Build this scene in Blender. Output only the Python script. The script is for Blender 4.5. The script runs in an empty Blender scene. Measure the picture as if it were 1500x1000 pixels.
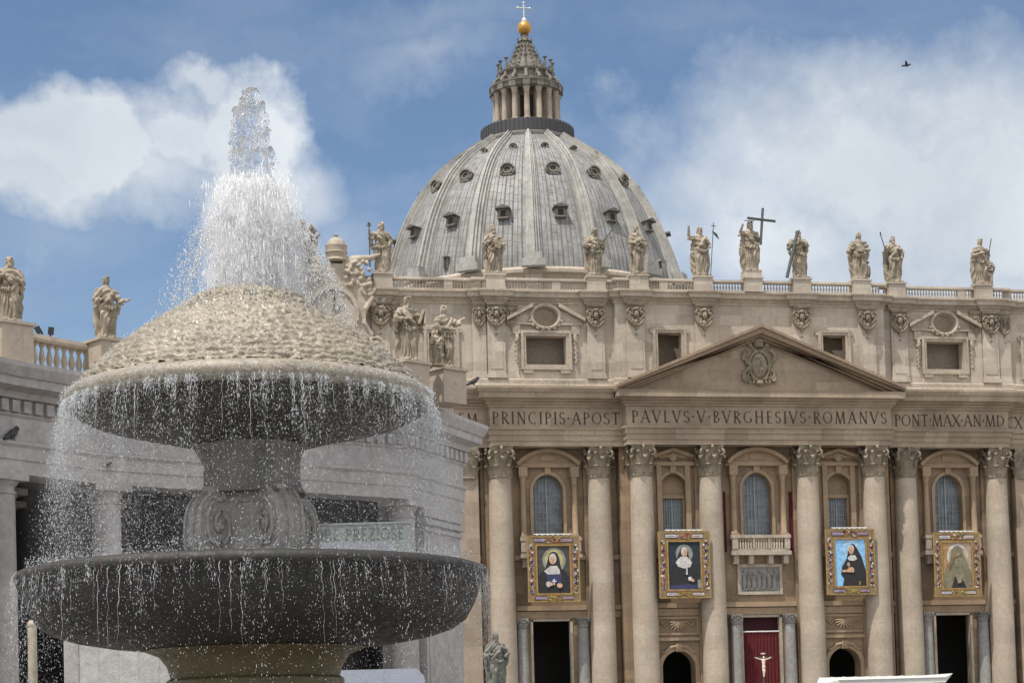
import bpy, math, random
import numpy as np
from mathutils import Vector, Matrix, noise as mnoise

random.seed(7)
PI = math.pi
R = math.radians
scene = bpy.context.scene
COL = scene.collection

# ------------------------------------------------------------------ camera
GROUND = -7.5
CAMP = (-70.4877, -207.8753, -5.9203)
cd = bpy.data.cameras.new('camera')
cam = bpy.data.objects.new('camera', cd)
COL.objects.link(cam)
cd.sensor_width = 36.0
cd.lens = 2748.35 / 1500 * 36
cd.shift_y = (937.45 - 500) / 1500
cd.clip_start = 0.5
cd.clip_end = 6000
cam.matrix_world = (Matrix.Translation(CAMP) @ Matrix.Rotation(-0.1969, 4, 'Z') @
                    Matrix.Rotation(PI / 2 + 0.05, 4, 'X') @ Matrix.Rotation(-0.0275, 4, 'Z'))
scene.camera = cam

def ray(x, y):
    """direction through a pixel of the 1500 x 1000 photograph"""
    u0, v0 = x - 750, y - 937.45
    c, s = math.cos(-0.0275), math.sin(-0.0275)
    u, v = c * u0 + s * v0, -s * u0 + c * v0
    a, b, e = u / 2748.35, 1.0, -v / 2748.35
    c, s = math.cos(.05), math.sin(.05)
    b, e = c * b - s * e, s * b + c * e
    c, s = math.cos(.1969), math.sin(.1969)
    return np.array([c * a + s * b, -s * a + c * b, e])

def at(x, y, Y=None, dist=None):
    D = ray(x, y); C0 = np.array(CAMP)
    t = (Y - C0[1]) / D[1] if Y is not None else dist
    return C0 + t * D

# ------------------------------------------------------------------ light
SUN_EL, SUN_AZ = R(67), R(52)        # azimuth measured to the left of the facade's outward normal
tosun = Vector((-math.sin(SUN_AZ) * math.cos(SUN_EL), -math.cos(SUN_AZ) * math.cos(SUN_EL), math.sin(SUN_EL)))
sl = bpy.data.lights.new('sun', 'SUN')
sl.energy = 4.1
sl.angle = R(0.5)
sl.color = (1.0, 0.94, 0.85)
so = bpy.data.objects.new('sun', sl)
COL.objects.link(so)
so.rotation_euler = (-tosun).to_track_quat('-Z', 'Y').to_euler()
so.location = (-60, -150, 150)

world = bpy.data.worlds.new('World')
scene.world = world
world.use_nodes = True
wn, wl = world.node_tree.nodes, world.node_tree.links
wn.clear()
def WN(t, **k):
    n = wn.new(t)
    for a, b in k.items(): setattr(n, a, b)
    return n
wout = WN('ShaderNodeOutputWorld'); wbg = WN('ShaderNodeBackground')
sky = WN('ShaderNodeTexSky', sky_type='NISHITA', sun_disc=False)
sky.sun_elevation = SUN_EL
sky.sun_rotation = math.atan2(tosun.x, tosun.y)
sky.altitude = 300; sky.air_density = 1.0; sky.dust_density = 0.6; sky.ozone_density = 1.5
SKY_STRENGTH = 0.1
wbg.inputs['Strength'].default_value = SKY_STRENGTH
wl.new(wbg.outputs[0], wout.inputs[0])
tc = WN('ShaderNodeTexCoord')

def wmath(op, a, b=None, c=None, clamp=False):
    n = WN('ShaderNodeMath', operation=op, use_clamp=clamp)
    for i, v in enumerate((a, b, c)):
        if v is None: continue
        if isinstance(v, (int, float)): n.inputs[i].default_value = v
        else: wl.new(v, n.inputs[i])
    return n.outputs[0]
def wvec(op, a, b):
    n = WN('ShaderNodeVectorMath', operation=op)
    for i, v in enumerate((a, b)):
        if isinstance(v, (tuple, list)): n.inputs[i].default_value = v
        else: wl.new(v, n.inputs[i])
    return n
def wnoise(vec, scale, detail, rough, dist=0.0):
    n = WN('ShaderNodeTexNoise'); n.inputs['Scale'].default_value = scale
    n.inputs['Detail'].default_value = detail; n.inputs['Roughness'].default_value = rough
    n.inputs['Distortion'].default_value = dist
    wl.new(vec, n.inputs['Vector']); return n
VDIR = tc.outputs['Generated']
# warped direction for ragged cloud edges
nz = wnoise(VDIR, 5.0, 9, 0.62)
warp = wvec('SUBTRACT', nz.outputs['Color'], (0.5, 0.5, 0.5))
ws = WN('ShaderNodeVectorMath', operation='SCALE'); wl.new(warp.outputs[0], ws.inputs[0]); ws.inputs['Scale'].default_value = 0.12
WDIR = wvec('ADD', VDIR, ws.outputs[0]).outputs[0]
edge = wnoise(VDIR, 16.0, 9, 0.6)
def cloud_blob(px, py, ax, ay, soft, gain):
    """soft elliptical bank of cloud: centre at a direction, angular half-sizes, edge softness"""
    d = Vector(ray(px, py)).normalized()
    right = Vector((d.y, -d.x, 0)).normalized(); up = right.cross(d)
    k = 1 / 2748.35
    u = wvec('DOT_PRODUCT', WDIR, tuple(right / (ax * k))).outputs['Value']
    v = wvec('DOT_PRODUCT', WDIR, tuple(up / (ay * k))).outputs['Value']
    q = wmath('SQRT', wmath('ADD', wmath('MULTIPLY', u, u), wmath('MULTIPLY', v, v)))
    m = wmath('DIVIDE', wmath('ADD', wmath('SUBTRACT', 1.0, q), wmath('MULTIPLY', wmath('SUBTRACT', edge.outputs['Fac'], .5), 1.3)), soft)
    front = wvec('DOT_PRODUCT', VDIR, tuple(d)).outputs['Value']
    m = wmath('MULTIPLY', m, wmath('GREATER_THAN', front, 0.2))
    return wmath('MULTIPLY', wmath('MAXIMUM', wmath('MINIMUM', m, 1.0), 0.0), gain)
blobs = [(125, 205, 165, 85, .45, 1.0), (345, 175, 110, 105, .45, 1.0), (255, 185, 110, 85, .6, .95), (10, 235, 180, 80, .6, .95), (215, 240, 230, 85, .8, .85), (400, 230, 90, 90, .7, .75), (300, 110, 60, 40, .6, .8),
         (430, 255, 80, 80, .8, .65), (480, 330, 130, 80, 1.0, .35), (60, 330, 260, 90, 1.0, .25), (640, 90, 150, 40, 1.0, .35), (650, 50, 220, 45, 1.0, .25),
         (1330, 260, 430, 200, .75, 1.0), (1420, 200, 300, 130, .8, .9), (1120, 330, 260, 120, .9, .8), (1500, 320, 420, 200, .7, 1.0), (1300, 130, 260, 70, 1.0, .4), (1180, 400, 330, 150, .9, .95), (1420, 420, 350, 160, .8, 1.0),
         (-500, 300, 500, 160, .6, .8), (2100, 250, 500, 200, .6, .8), (900, -700, 700, 160, .7, .7), (-300, -900, 700, 200, .7, .7), (2300, -900, 700, 250, .7, .7)]
dens = None
for b in blobs:
    m = cloud_blob(*b)
    dens = m if dens is None else wmath('MAXIMUM', dens, m)
# elsewhere in the sky: unseen broken cloud, added as fill light
gen = wnoise(VDIR, 2.6, 8, 0.55)
g1 = wmath('MULTIPLY', wmath('SUBTRACT', gen.outputs['Fac'], 0.32), 4.0, clamp=True)
fine = wnoise(WDIR, 14.0, 8, 0.6)
back = wmath('MULTIPLY', g1, wmath('LESS_THAN', wvec('DOT_PRODUCT', VDIR, tuple(Vector(ray(750, 300)).normalized())).outputs['Value'], 0.88))
wisp = wnoise(wvec('MULTIPLY', WDIR, (3.0, 3.0, 9.0)).outputs[0], 2.2, 8, 0.6)
w1 = wmath('MULTIPLY', wmath('SUBTRACT', wisp.outputs['Fac'], 0.45), 1.1, clamp=True)
dens = wmath('MAXIMUM', wmath('MAXIMUM', dens, back), wmath('MULTIPLY', w1, .55))
dens = wmath('MULTIPLY', dens, wmath('ADD', 0.78, wmath('MULTIPLY', fine.outputs['Fac'], 0.45)), clamp=True)
tint = WN('ShaderNodeMix', data_type='RGBA', blend_type='MULTIPLY'); tint.inputs['Factor'].default_value = 1.0
wl.new(sky.outputs[0], tint.inputs['A']); tint.inputs['B'].default_value = (0.92, 0.965, 1.0, 1)
# clouds: brighter where thick, slightly violet-grey where shaded from the side
shade = wnoise(WDIR, 9.0, 6, 0.55, 0.3)
cm = WN('ShaderNodeMix', data_type='RGBA'); wl.new(wmath('MULTIPLY', wmath('SUBTRACT', shade.outputs['Fac'], 0.36), 3.2, clamp=True), cm.inputs['Factor'])
cm.inputs['A'].default_value = (5.3, 5.8, 6.4, 1); cm.inputs['B'].default_value = (7.2, 7.6, 8.0, 1)
mx = WN('ShaderNodeMix', data_type='RGBA'); wl.new(dens, mx.inputs['Factor'])
# added clouds outside the view are made extra bright to lift shaded stone
cloud_fill = WN('ShaderNodeMix', data_type='RGBA'); wl.new(back, cloud_fill.inputs['Factor'])
wl.new(cm.outputs['Result'], cloud_fill.inputs['A']); cloud_fill.inputs['B'].default_value = (12.2, 12.0, 11.7, 1)
wl.new(tint.outputs['Result'], mx.inputs['A']); wl.new(cloud_fill.outputs['Result'], mx.inputs['B'])
wl.new(mx.outputs['Result'], wbg.inputs['Color'])

scene.view_settings.view_transform = 'Standard'
scene.view_settings.look = 'None'
scene.view_settings.exposure = 0.2
scene.view_settings.gamma = 1.0
scene.cycles.max_bounces = 8
scene.cycles.volume_bounces = 4
scene.cycles.transparent_max_bounces = 24

# ------------------------------------------------------------------ materials
def new_mat(name):
    m = bpy.data.materials.new(name); m.use_nodes = True
    nt = m.node_tree; nt.nodes.clear()
    out = nt.nodes.new('ShaderNodeOutputMaterial'); p = nt.nodes.new('ShaderNodeBsdfPrincipled')
    nt.links.new(p.outputs[0], out.inputs[0])
    return m, nt, p
class NT:
    def __init__(s, nt): s.nt = nt
    def n(s, t, ins=None, **k):
        n = s.nt.nodes.new(t)
        for a, b in k.items(): setattr(n, a, b)
        for a, b in (ins or {}).items():
            if hasattr(b, 'links') or isinstance(b, bpy.types.NodeSocket): s.nt.links.new(b, n.inputs[a])
            else: n.inputs[a].default_value = b
        return n
    def noise(s, vec, scale, detail=5, rough=.6, dist=0.0):
        return s.n('ShaderNodeTexNoise', {'Vector': vec, 'Scale': scale, 'Detail': detail, 'Roughness': rough, 'Distortion': dist}).outputs['Fac']
    def mapr(s, v, a, b, c=0.0, d=1.0):
        return s.n('ShaderNodeMapRange', {'Value': v, 'From Min': a, 'From Max': b, 'To Min': c, 'To Max': d}).outputs[0]
    def mix(s, f, a, b, mode='MIX'):
        n = s.n('ShaderNodeMix', data_type='RGBA', blend_type=mode)
        for k, v in (('Factor', f), ('A', a), ('B', b)):
            i = n.inputs[k] if k == 'Factor' else [q for q in n.inputs if q.name == k and q.type == 'RGBA'][0]
            if isinstance(v, bpy.types.NodeSocket): s.nt.links.new(v, i)
            elif k == 'Factor': i.default_value = v
            else: i.default_value = (*v, 1) if len(v) == 3 else v
        return [q for q in n.outputs if q.type == 'RGBA'][0]
    def math(s, op, a, b=0.0):
        return s.n('ShaderNodeMath', {0: a, 1: b}, operation=op).outputs[0]

def stone(name, c1, c2, stain=(.10, .09, .075), streak=.5, ashlar=None, big=.12, fine=3.0, bump=.3, rough=.85, moss=None, contrast=.25, mortar=.5, vary=.74):
    m, nt, p = new_mat(name); N = NT(nt)
    pos = N.n('ShaderNodeNewGeometry').outputs['Position']
    a = N.mapr(N.noise(pos, big, 6, .6, .3), .35, .68)
    c = N.mix(a, c1, c2)
    f = N.mapr(N.noise(pos, fine, 6, .65), .3, .7, 1 - contrast, 1 + contrast * .6)
    c = N.mix(1.0, c, N.n('ShaderNodeCombineColor', {0: f, 1: f, 2: f}).outputs[0], 'MULTIPLY')
    if ashlar:
        sp = N.n('ShaderNodeSeparateXYZ', {0: pos})
        xx = N.math('ADD', sp.outputs[0], N.math('MULTIPLY', sp.outputs[1], .7))
        v = N.n('ShaderNodeCombineXYZ', {0: xx, 1: sp.outputs[2]}).outputs[0]
        br = N.n('ShaderNodeTexBrick', {'Vector': v, 'Scale': 1.0, 'Mortar Size': .012, 'Mortar Smooth': .2, 'Brick Width': ashlar[0], 'Row Height': ashlar[1],
                                        'Color1': (1, 1, 1, 1), 'Color2': (vary, vary * .98, vary * .955, 1), 'Mortar': (mortar,) * 3 + (1,)})
        c = N.mix(1.0, c, br.outputs['Color'], 'MULTIPLY')
    mp = N.n('ShaderNodeMapping', {'Vector': pos, 'Scale': (1.1, 1.1, .07)}).outputs[0]
    s1 = N.mapr(N.noise(mp, 1.0, 7, .65), .52, .78)
    s2 = N.mapr(N.noise(pos, .45, 5, .6), .4, .7)
    c = N.mix(N.math('MULTIPLY', N.math('MULTIPLY', s1, s2), streak), c, stain)
    if moss:
        g = N.mapr(N.noise(pos, .9, 6, .65), .5, .66)
        c = N.mix(N.math('MULTIPLY', g, moss[1]), c, moss[0])
    nt.links.new(c, p.inputs['Base Color'])
    p.inputs['Roughness'].default_value = rough
    b = N.n('ShaderNodeBump', {'Height': N.noise(pos, fine * 1.7, 8, .7), 'Strength': bump, 'Distance': .12})
    nt.links.new(b.outputs[0], p.inputs['Normal'])
    return m
def plain(name, c, rough=.6, metal=0.0, var=.15, scale=4.0):
    m, nt, p = new_mat(name); N = NT(nt)
    pos = N.n('ShaderNodeNewGeometry').outputs['Position']
    f = N.mapr(N.noise(pos, scale, 5, .6), .3, .7, 1 - var, 1 + var)
    c2 = N.mix(1.0, c, N.n('ShaderNodeCombineColor', {0: f, 1: f, 2: f}).outputs[0], 'MULTIPLY')
    nt.links.new(c2, p.inputs['Base Color'])
    p.inputs['Roughness'].default_value = rough; p.inputs['Metallic'].default_value = metal
    return m

M = {}
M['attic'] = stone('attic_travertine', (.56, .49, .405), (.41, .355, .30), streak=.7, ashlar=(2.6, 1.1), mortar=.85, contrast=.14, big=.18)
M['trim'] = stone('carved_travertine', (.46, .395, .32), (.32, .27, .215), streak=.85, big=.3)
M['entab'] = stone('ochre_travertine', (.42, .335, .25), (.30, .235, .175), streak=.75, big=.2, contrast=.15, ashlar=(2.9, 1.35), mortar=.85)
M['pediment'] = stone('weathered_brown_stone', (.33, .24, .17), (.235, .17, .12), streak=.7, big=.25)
M['column'] = stone('column_travertine', (.45, .38, .305), (.34, .285, .225), streak=.55, ashlar=(50, 1.55), big=.22, mortar=.75, contrast=.16, vary=.92)
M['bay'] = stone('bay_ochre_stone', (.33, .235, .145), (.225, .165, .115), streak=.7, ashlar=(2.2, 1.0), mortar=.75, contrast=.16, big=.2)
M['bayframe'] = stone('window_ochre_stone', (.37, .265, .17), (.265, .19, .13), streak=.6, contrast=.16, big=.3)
M['capital'] = stone('capital_travertine', (.33, .275, .205), (.19, .155, .115), streak=.8, big=.5, moss=((.10, .10, .065), .5))
M['statue'] = stone('statue_travertine', (.42, .35, .275), (.25, .215, .165), stain=(.035, .035, .03), streak=1.0, big=.7, fine=2.0, moss=((.13, .125, .08), .6))
M['statue_dark'] = stone('statue_grey_stone', (.20, .19, .165), (.13, .135, .115), streak=.7, big=.4, moss=((.10, .115, .075), .6))
M['colonnade'] = stone('colonnade_travertine', (.41, .387, .38), (.30, .284, .28), streak=.45, big=.2, fine=2.2)
M['colonnade_top'] = stone('colonnade_parapet', (.44, .375, .30), (.36, .30, .24), streak=.6, big=.3, contrast=.15)
M['granite'] = stone('grey_granite', (.30, .29, .275), (.22, .21, .20), streak=.5, big=.5)
M['dark'] = plain('interior_shade', (.03, .027, .024), .9)  # near-black colour painted in for the shade inside openings
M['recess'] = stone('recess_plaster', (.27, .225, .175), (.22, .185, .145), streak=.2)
M['glass'] = plain('leaded_glass', (.15, .17, .195), .4, 0, .55, .9)
M['lattice'] = plain('window_bars', (.27, .29, .31), .6)
M['red'] = plain('red_velvet', (.085, .005, .009), .9, 0, .35, 1.5)
M['darkred'] = plain('dark_red_velvet', (.035, .004, .010), .9)
M['white'] = plain('white_paint', (.72, .71, .68), .5)
M['ivory'] = plain('ivory', (.70, .58, .46), .5)
M['letter'] = plain('inscription_dark', (.045, .032, .024), .7)
M['gold'] = plain('gilt_copper', (.50, .27, .075), .4, .75, .15, 1.5)
M['iron'] = plain('black_railing', (.045, .045, .05), .6)
M['metal'] = plain('dark_metal', (.03, .03, .032), .45, .3)
M['crossmetal'] = plain('pale_metal', (.55, .56, .55), .4, .3)
M['crosswood'] = plain('dark_bronze', (.07, .085, .075), .55, .2)
M['ground'] = stone('cobbles', (.27, .255, .235), (.20, .19, .18), ashlar=(.14, .12), big=.3, fine=8)
M['roof'] = plain('lead_roof', (.30, .30, .30), .7)
M['bird'] = plain('pigeon_grey', (.035, .037, .042), .7)
M['van'] = plain('pale_blue_paint', (.30, .33, .40), .3, 0, .04)
M['panel'] = stone('grey_board', (.42, .41, .40), (.37, .36, .36), streak=.3)
M['rubber'] = plain('rubber', (.02, .02, .02), .9)
M['canvas'] = plain('white_canvas', (.52, .52, .50), .8, 0, .06)

def lead_mat():
    m, nt, p = new_mat('dome_lead'); N = NT(nt)
    uv = N.n('ShaderNodeTexCoord').outputs['UV']
    pos = N.n('ShaderNodeNewGeometry').outputs['Position']
    sp = N.n('ShaderNodeSeparateXYZ', {0: uv})
    def lines(v, n, w):
        fr = N.math('FRACT', N.math('MULTIPLY', v, n))
        d = N.math('ABSOLUTE', N.math('SUBTRACT', fr, .5))
        return N.mapr(d, .5 - w, .5)
    vl = N.math('MAXIMUM', lines(sp.outputs[0], 16 * 12, .09), lines(N.math('ADD', sp.outputs[0], .0008), 16 * 6, .055))
    off = N.math('MULTIPLY', N.math('FLOOR', N.math('MULTIPLY', sp.outputs[0], 96.0)), .23)
    hl = lines(N.math('ADD', sp.outputs[1], N.math('MULTIPLY', off, .04)), 24, .05)
    cell = N.n('ShaderNodeTexWhiteNoise', {'Vector': N.n('ShaderNodeCombineXYZ', {0: N.math('FLOOR', N.math('MULTIPLY', sp.outputs[0], 192)), 1: N.math('FLOOR', N.math('MULTIPLY', N.math('ADD', sp.outputs[1], N.math('MULTIPLY', off, .04)), 24))}).outputs[0]}).outputs['Value']
    c = N.mix(N.mapr(N.noise(pos, .25, 6, .65), .35, .65), (.28, .277, .268), (.16, .16, .158))
    c = N.mix(N.mapr(cell, 0, 1, 0, .35), c, (.30, .32, .35))
    mp = N.n('ShaderNodeMapping', {'Vector': pos, 'Scale': (.8, .8, .05)}).outputs[0]
    c = N.mix(N.math('MULTIPLY', N.mapr(N.noise(mp, 1.5, 7, .7), .45, .62), .75), c, (.13, .115, .095))
    c = N.mix(N.math('MULTIPLY', vl, .9), c, (.06, .06, .058))
    c = N.mix(N.math('MULTIPLY', hl, .38), c, (.12, .12, .12))
    nt.links.new(c, p.inputs['Base Color']); p.inputs['Roughness'].default_value = .6
    h = N.math('SUBTRACT', N.math('MULTIPLY', N.noise(pos, 1.5, 5, .6), .4), N.math('ADD', vl, hl))
    nt.links.new(N.n('ShaderNodeBump', {'Height': h, 'Strength': .5, 'Distance': .12}).outputs[0], p.inputs['Normal'])
    return m
M['lead'] = lead_mat()
M['leadrib'] = stone('dome_rib_lead', (.40, .39, .365), (.26, .255, .24), stain=(.13, .11, .085), streak=.75, big=.25, fine=1.5)
M['hood'] = plain('dark_lead', (.085, .08, .075), .7)
M['dormer'] = stone('dormer_stone', (.22, .20, .17), (.12, .11, .095), streak=.7, big=.5)

def wet_mat(name, c1, c2, c3, rough, moss):
    m, nt, p = new_mat(name); N = NT(nt)
    pos = N.n('ShaderNodeNewGeometry').outputs['Position']
    c = N.mix(N.mapr(N.noise(pos, 1.3, 6, .65), .38, .64), c1, c2)
    c = N.mix(N.mapr(N.noise(pos, 9.0, 7, .7), .5, .7, 0, .8), c, c3)
    if name.startswith('wet_trav'):
        mp0 = N.n('ShaderNodeMapping', {'Vector': pos, 'Scale': (1, 1, 2.6)}).outputs[0]
        c = N.mix(N.mapr(N.noise(mp0, 6.5, 8, .72, .6), .54, .62, 0, .75), c, (.085, .072, .055))
        c = N.mix(N.mapr(N.noise(mp0, 11.0, 8, .7, .4), .56, .66, 0, .7), c, (.46, .435, .385))
    mp = N.n('ShaderNodeMapping', {'Vector': pos, 'Scale': (5, 5, .8)}).outputs[0]
    c = N.mix(N.math('MULTIPLY', N.mapr(N.noise(mp, .7, 6, .6), .52, .66), moss[1]), c, moss[0])
    nt.links.new(c, p.inputs['Base Color'])
    nt.links.new(N.mapr(N.noise(pos, 6, 5, .6), .3, .7, rough * .6, min(1, rough * 1.5)), p.inputs['Roughness'])
    nt.links.new(N.n('ShaderNodeBump', {'Height': N.noise(pos, 14, 8, .7), 'Strength': .5, 'Distance': .03}).outputs[0], p.inputs['Normal'])
    return m
M['cap'] = wet_mat('wet_travertine_scales', (.31, .27, .212), (.23, .20, .155), (.10, .085, .065), .36, ((.24, .215, .13), .35))
M['bowl'] = wet_mat('wet_mossy_stone', (.042, .033, .025), (.06, .046, .034), (.022, .019, .016), .6, ((.022, .036, .014), .8))
M['basin'] = wet_mat('wet_dark_granite', (.022, .019, .0195), (.034, .027, .026), (.011, .0105, .0105), .6, ((.016, .024, .012), .7))
M['pedestal'] = wet_mat('wet_grey_travertine', (.33, .315, .30), (.24, .225, .215), (.15, .14, .13), .55, ((.20, .21, .185), .4))
M['shaft'] = wet_mat('wet_dark_travertine', (.17, .155, .145), (.115, .105, .10), (.07, .062, .056), .55, ((.07, .08, .055), .5))
M['stem'] = wet_mat('algae_brown_stone', (.13, .10, .045), (.10, .08, .04), (.07, .055, .03), .45, ((.085, .085, .03), .5))

def water_mat():
    m, nt, p = new_mat('falling_water')
    p.inputs['Base Color'].default_value = (.90, .93, .96, 1); p.inputs['Roughness'].default_value = .12
    p.inputs['IOR'].default_value = 1.33; p.inputs['Transmission Weight'].default_value = .6
    return m
M['drops'] = water_mat()
def glass_mat():
    m, nt, p = new_mat('clear_water'); N = NT(nt)
    p.inputs['Base Color'].default_value = (.96, .98, 1, 1); p.inputs['Roughness'].default_value = .04
    p.inputs['IOR'].default_value = 1.33; p.inputs['Transmission Weight'].default_value = .93; p.inputs['Alpha'].default_value = .62
    return m
M['clear'] = glass_mat()
def mist_mat(name, dens, zlo, zhi, rmax, rmin=0.0):
    """soft airborne spray: thickest near the middle of its body, broken up by noise"""
    m = bpy.data.materials.new(name); m.use_nodes = True; nt = m.node_tree; nt.nodes.clear(); N = NT(nt)
    out = nt.nodes.new('ShaderNodeOutputMaterial')
    ob = N.n('ShaderNodeTexCoord').outputs['Object']; sp = N.n('ShaderNodeSeparateXYZ', {0: ob})
    r = N.math('SQRT', N.math('ADD', N.math('MULTIPLY', sp.outputs[0], sp.outputs[0]), N.math('MULTIPLY', sp.outputs[1], sp.outputs[1])))
    fr = N.n('ShaderNodeMapRange', {'Value': r, 'From Min': rmax * .35 if rmin == 0 else (rmin + rmax) / 2, 'From Max': rmax, 'To Min': 1.0, 'To Max': 0.0}, interpolation_type='SMOOTHSTEP').outputs[0]
    if rmin > 0: fr = N.math('MULTIPLY', fr, N.n('ShaderNodeMapRange', {'Value': r, 'From Min': rmin, 'From Max': (rmin + rmax) / 2, 'To Min': 0.0, 'To Max': 1.0}, interpolation_type='SMOOTHSTEP').outputs[0])
    fz = N.n('ShaderNodeMapRange', {'Value': sp.outputs[2], 'From Min': zlo + (zhi - zlo) * .45, 'From Max': zhi, 'To Min': 1.0, 'To Max': 0.0}, interpolation_type='SMOOTHSTEP').outputs[0]
    mp = N.n('ShaderNodeMapping', {'Vector': ob, 'Scale': (1, 1, .45)}).outputs[0]
    nz_ = N.mapr(N.noise(mp, 4.5, 5, .6), .38, .66, 0.05, 1.0)
    d = N.math('MULTIPLY', N.math('MULTIPLY', N.math('MULTIPLY', fr, fz), nz_), dens)
    v = N.n('ShaderNodeVolumePrincipled', {'Color': (.97, .97, 1, 1), 'Density': d, 'Anisotropy': .25})
    nt.links.new(v.outputs[0], out.inputs['Volume']); return m
M['mist'] = mist_mat('jet_mist', 6.5, 1.8, 4.3, 1.05)
M['mist_ring'] = mist_mat('curtain_mist', .05, -3.0, .6, 4.15, 2.6)
def foam_mat():
    m, nt, p = new_mat('white_water')
    p.inputs['Base Color'].default_value = (.93, .95, .97, 1); p.inputs['Roughness'].default_value = .25
    p.inputs['Transmission Weight'].default_value = .1; p.inputs['IOR'].default_value = 1.33
    p.inputs['Alpha'].default_value = .5
    return m
M['foam'] = foam_mat()
for nm, c in dict(p_gold=(.30, .19, .065), p_ochre=(.21, .145, .07), p_brown=(.20, .11, .04), p_pink=(.36, .18, .17), p_lilac=(.27, .21, .29), p_white=(.50, .49, .475),
                  p_black=(.018, .017, .02), p_navy=(.035, .04, .10), p_skin=(.55, .33, .22), p_sky=(.22, .46, .72), p_olive=(.17, .15, .095), p_peach=(.36, .29, .22),
                  p_orange=(.33, .19, .09), p_halo=(.42, .36, .16), p_dusk=(.06, .055, .05), p_greenblack=(.014, .024, .035), p_yellow=(.34, .28, .08), p_red=(.25, .05, .045),
                  p_olivelight=(.25, .22, .15), p_greyhalo=(.22, .23, .20)).items():
    M[nm] = plain(nm, c, .8, 0, .28, 2.2)

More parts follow.
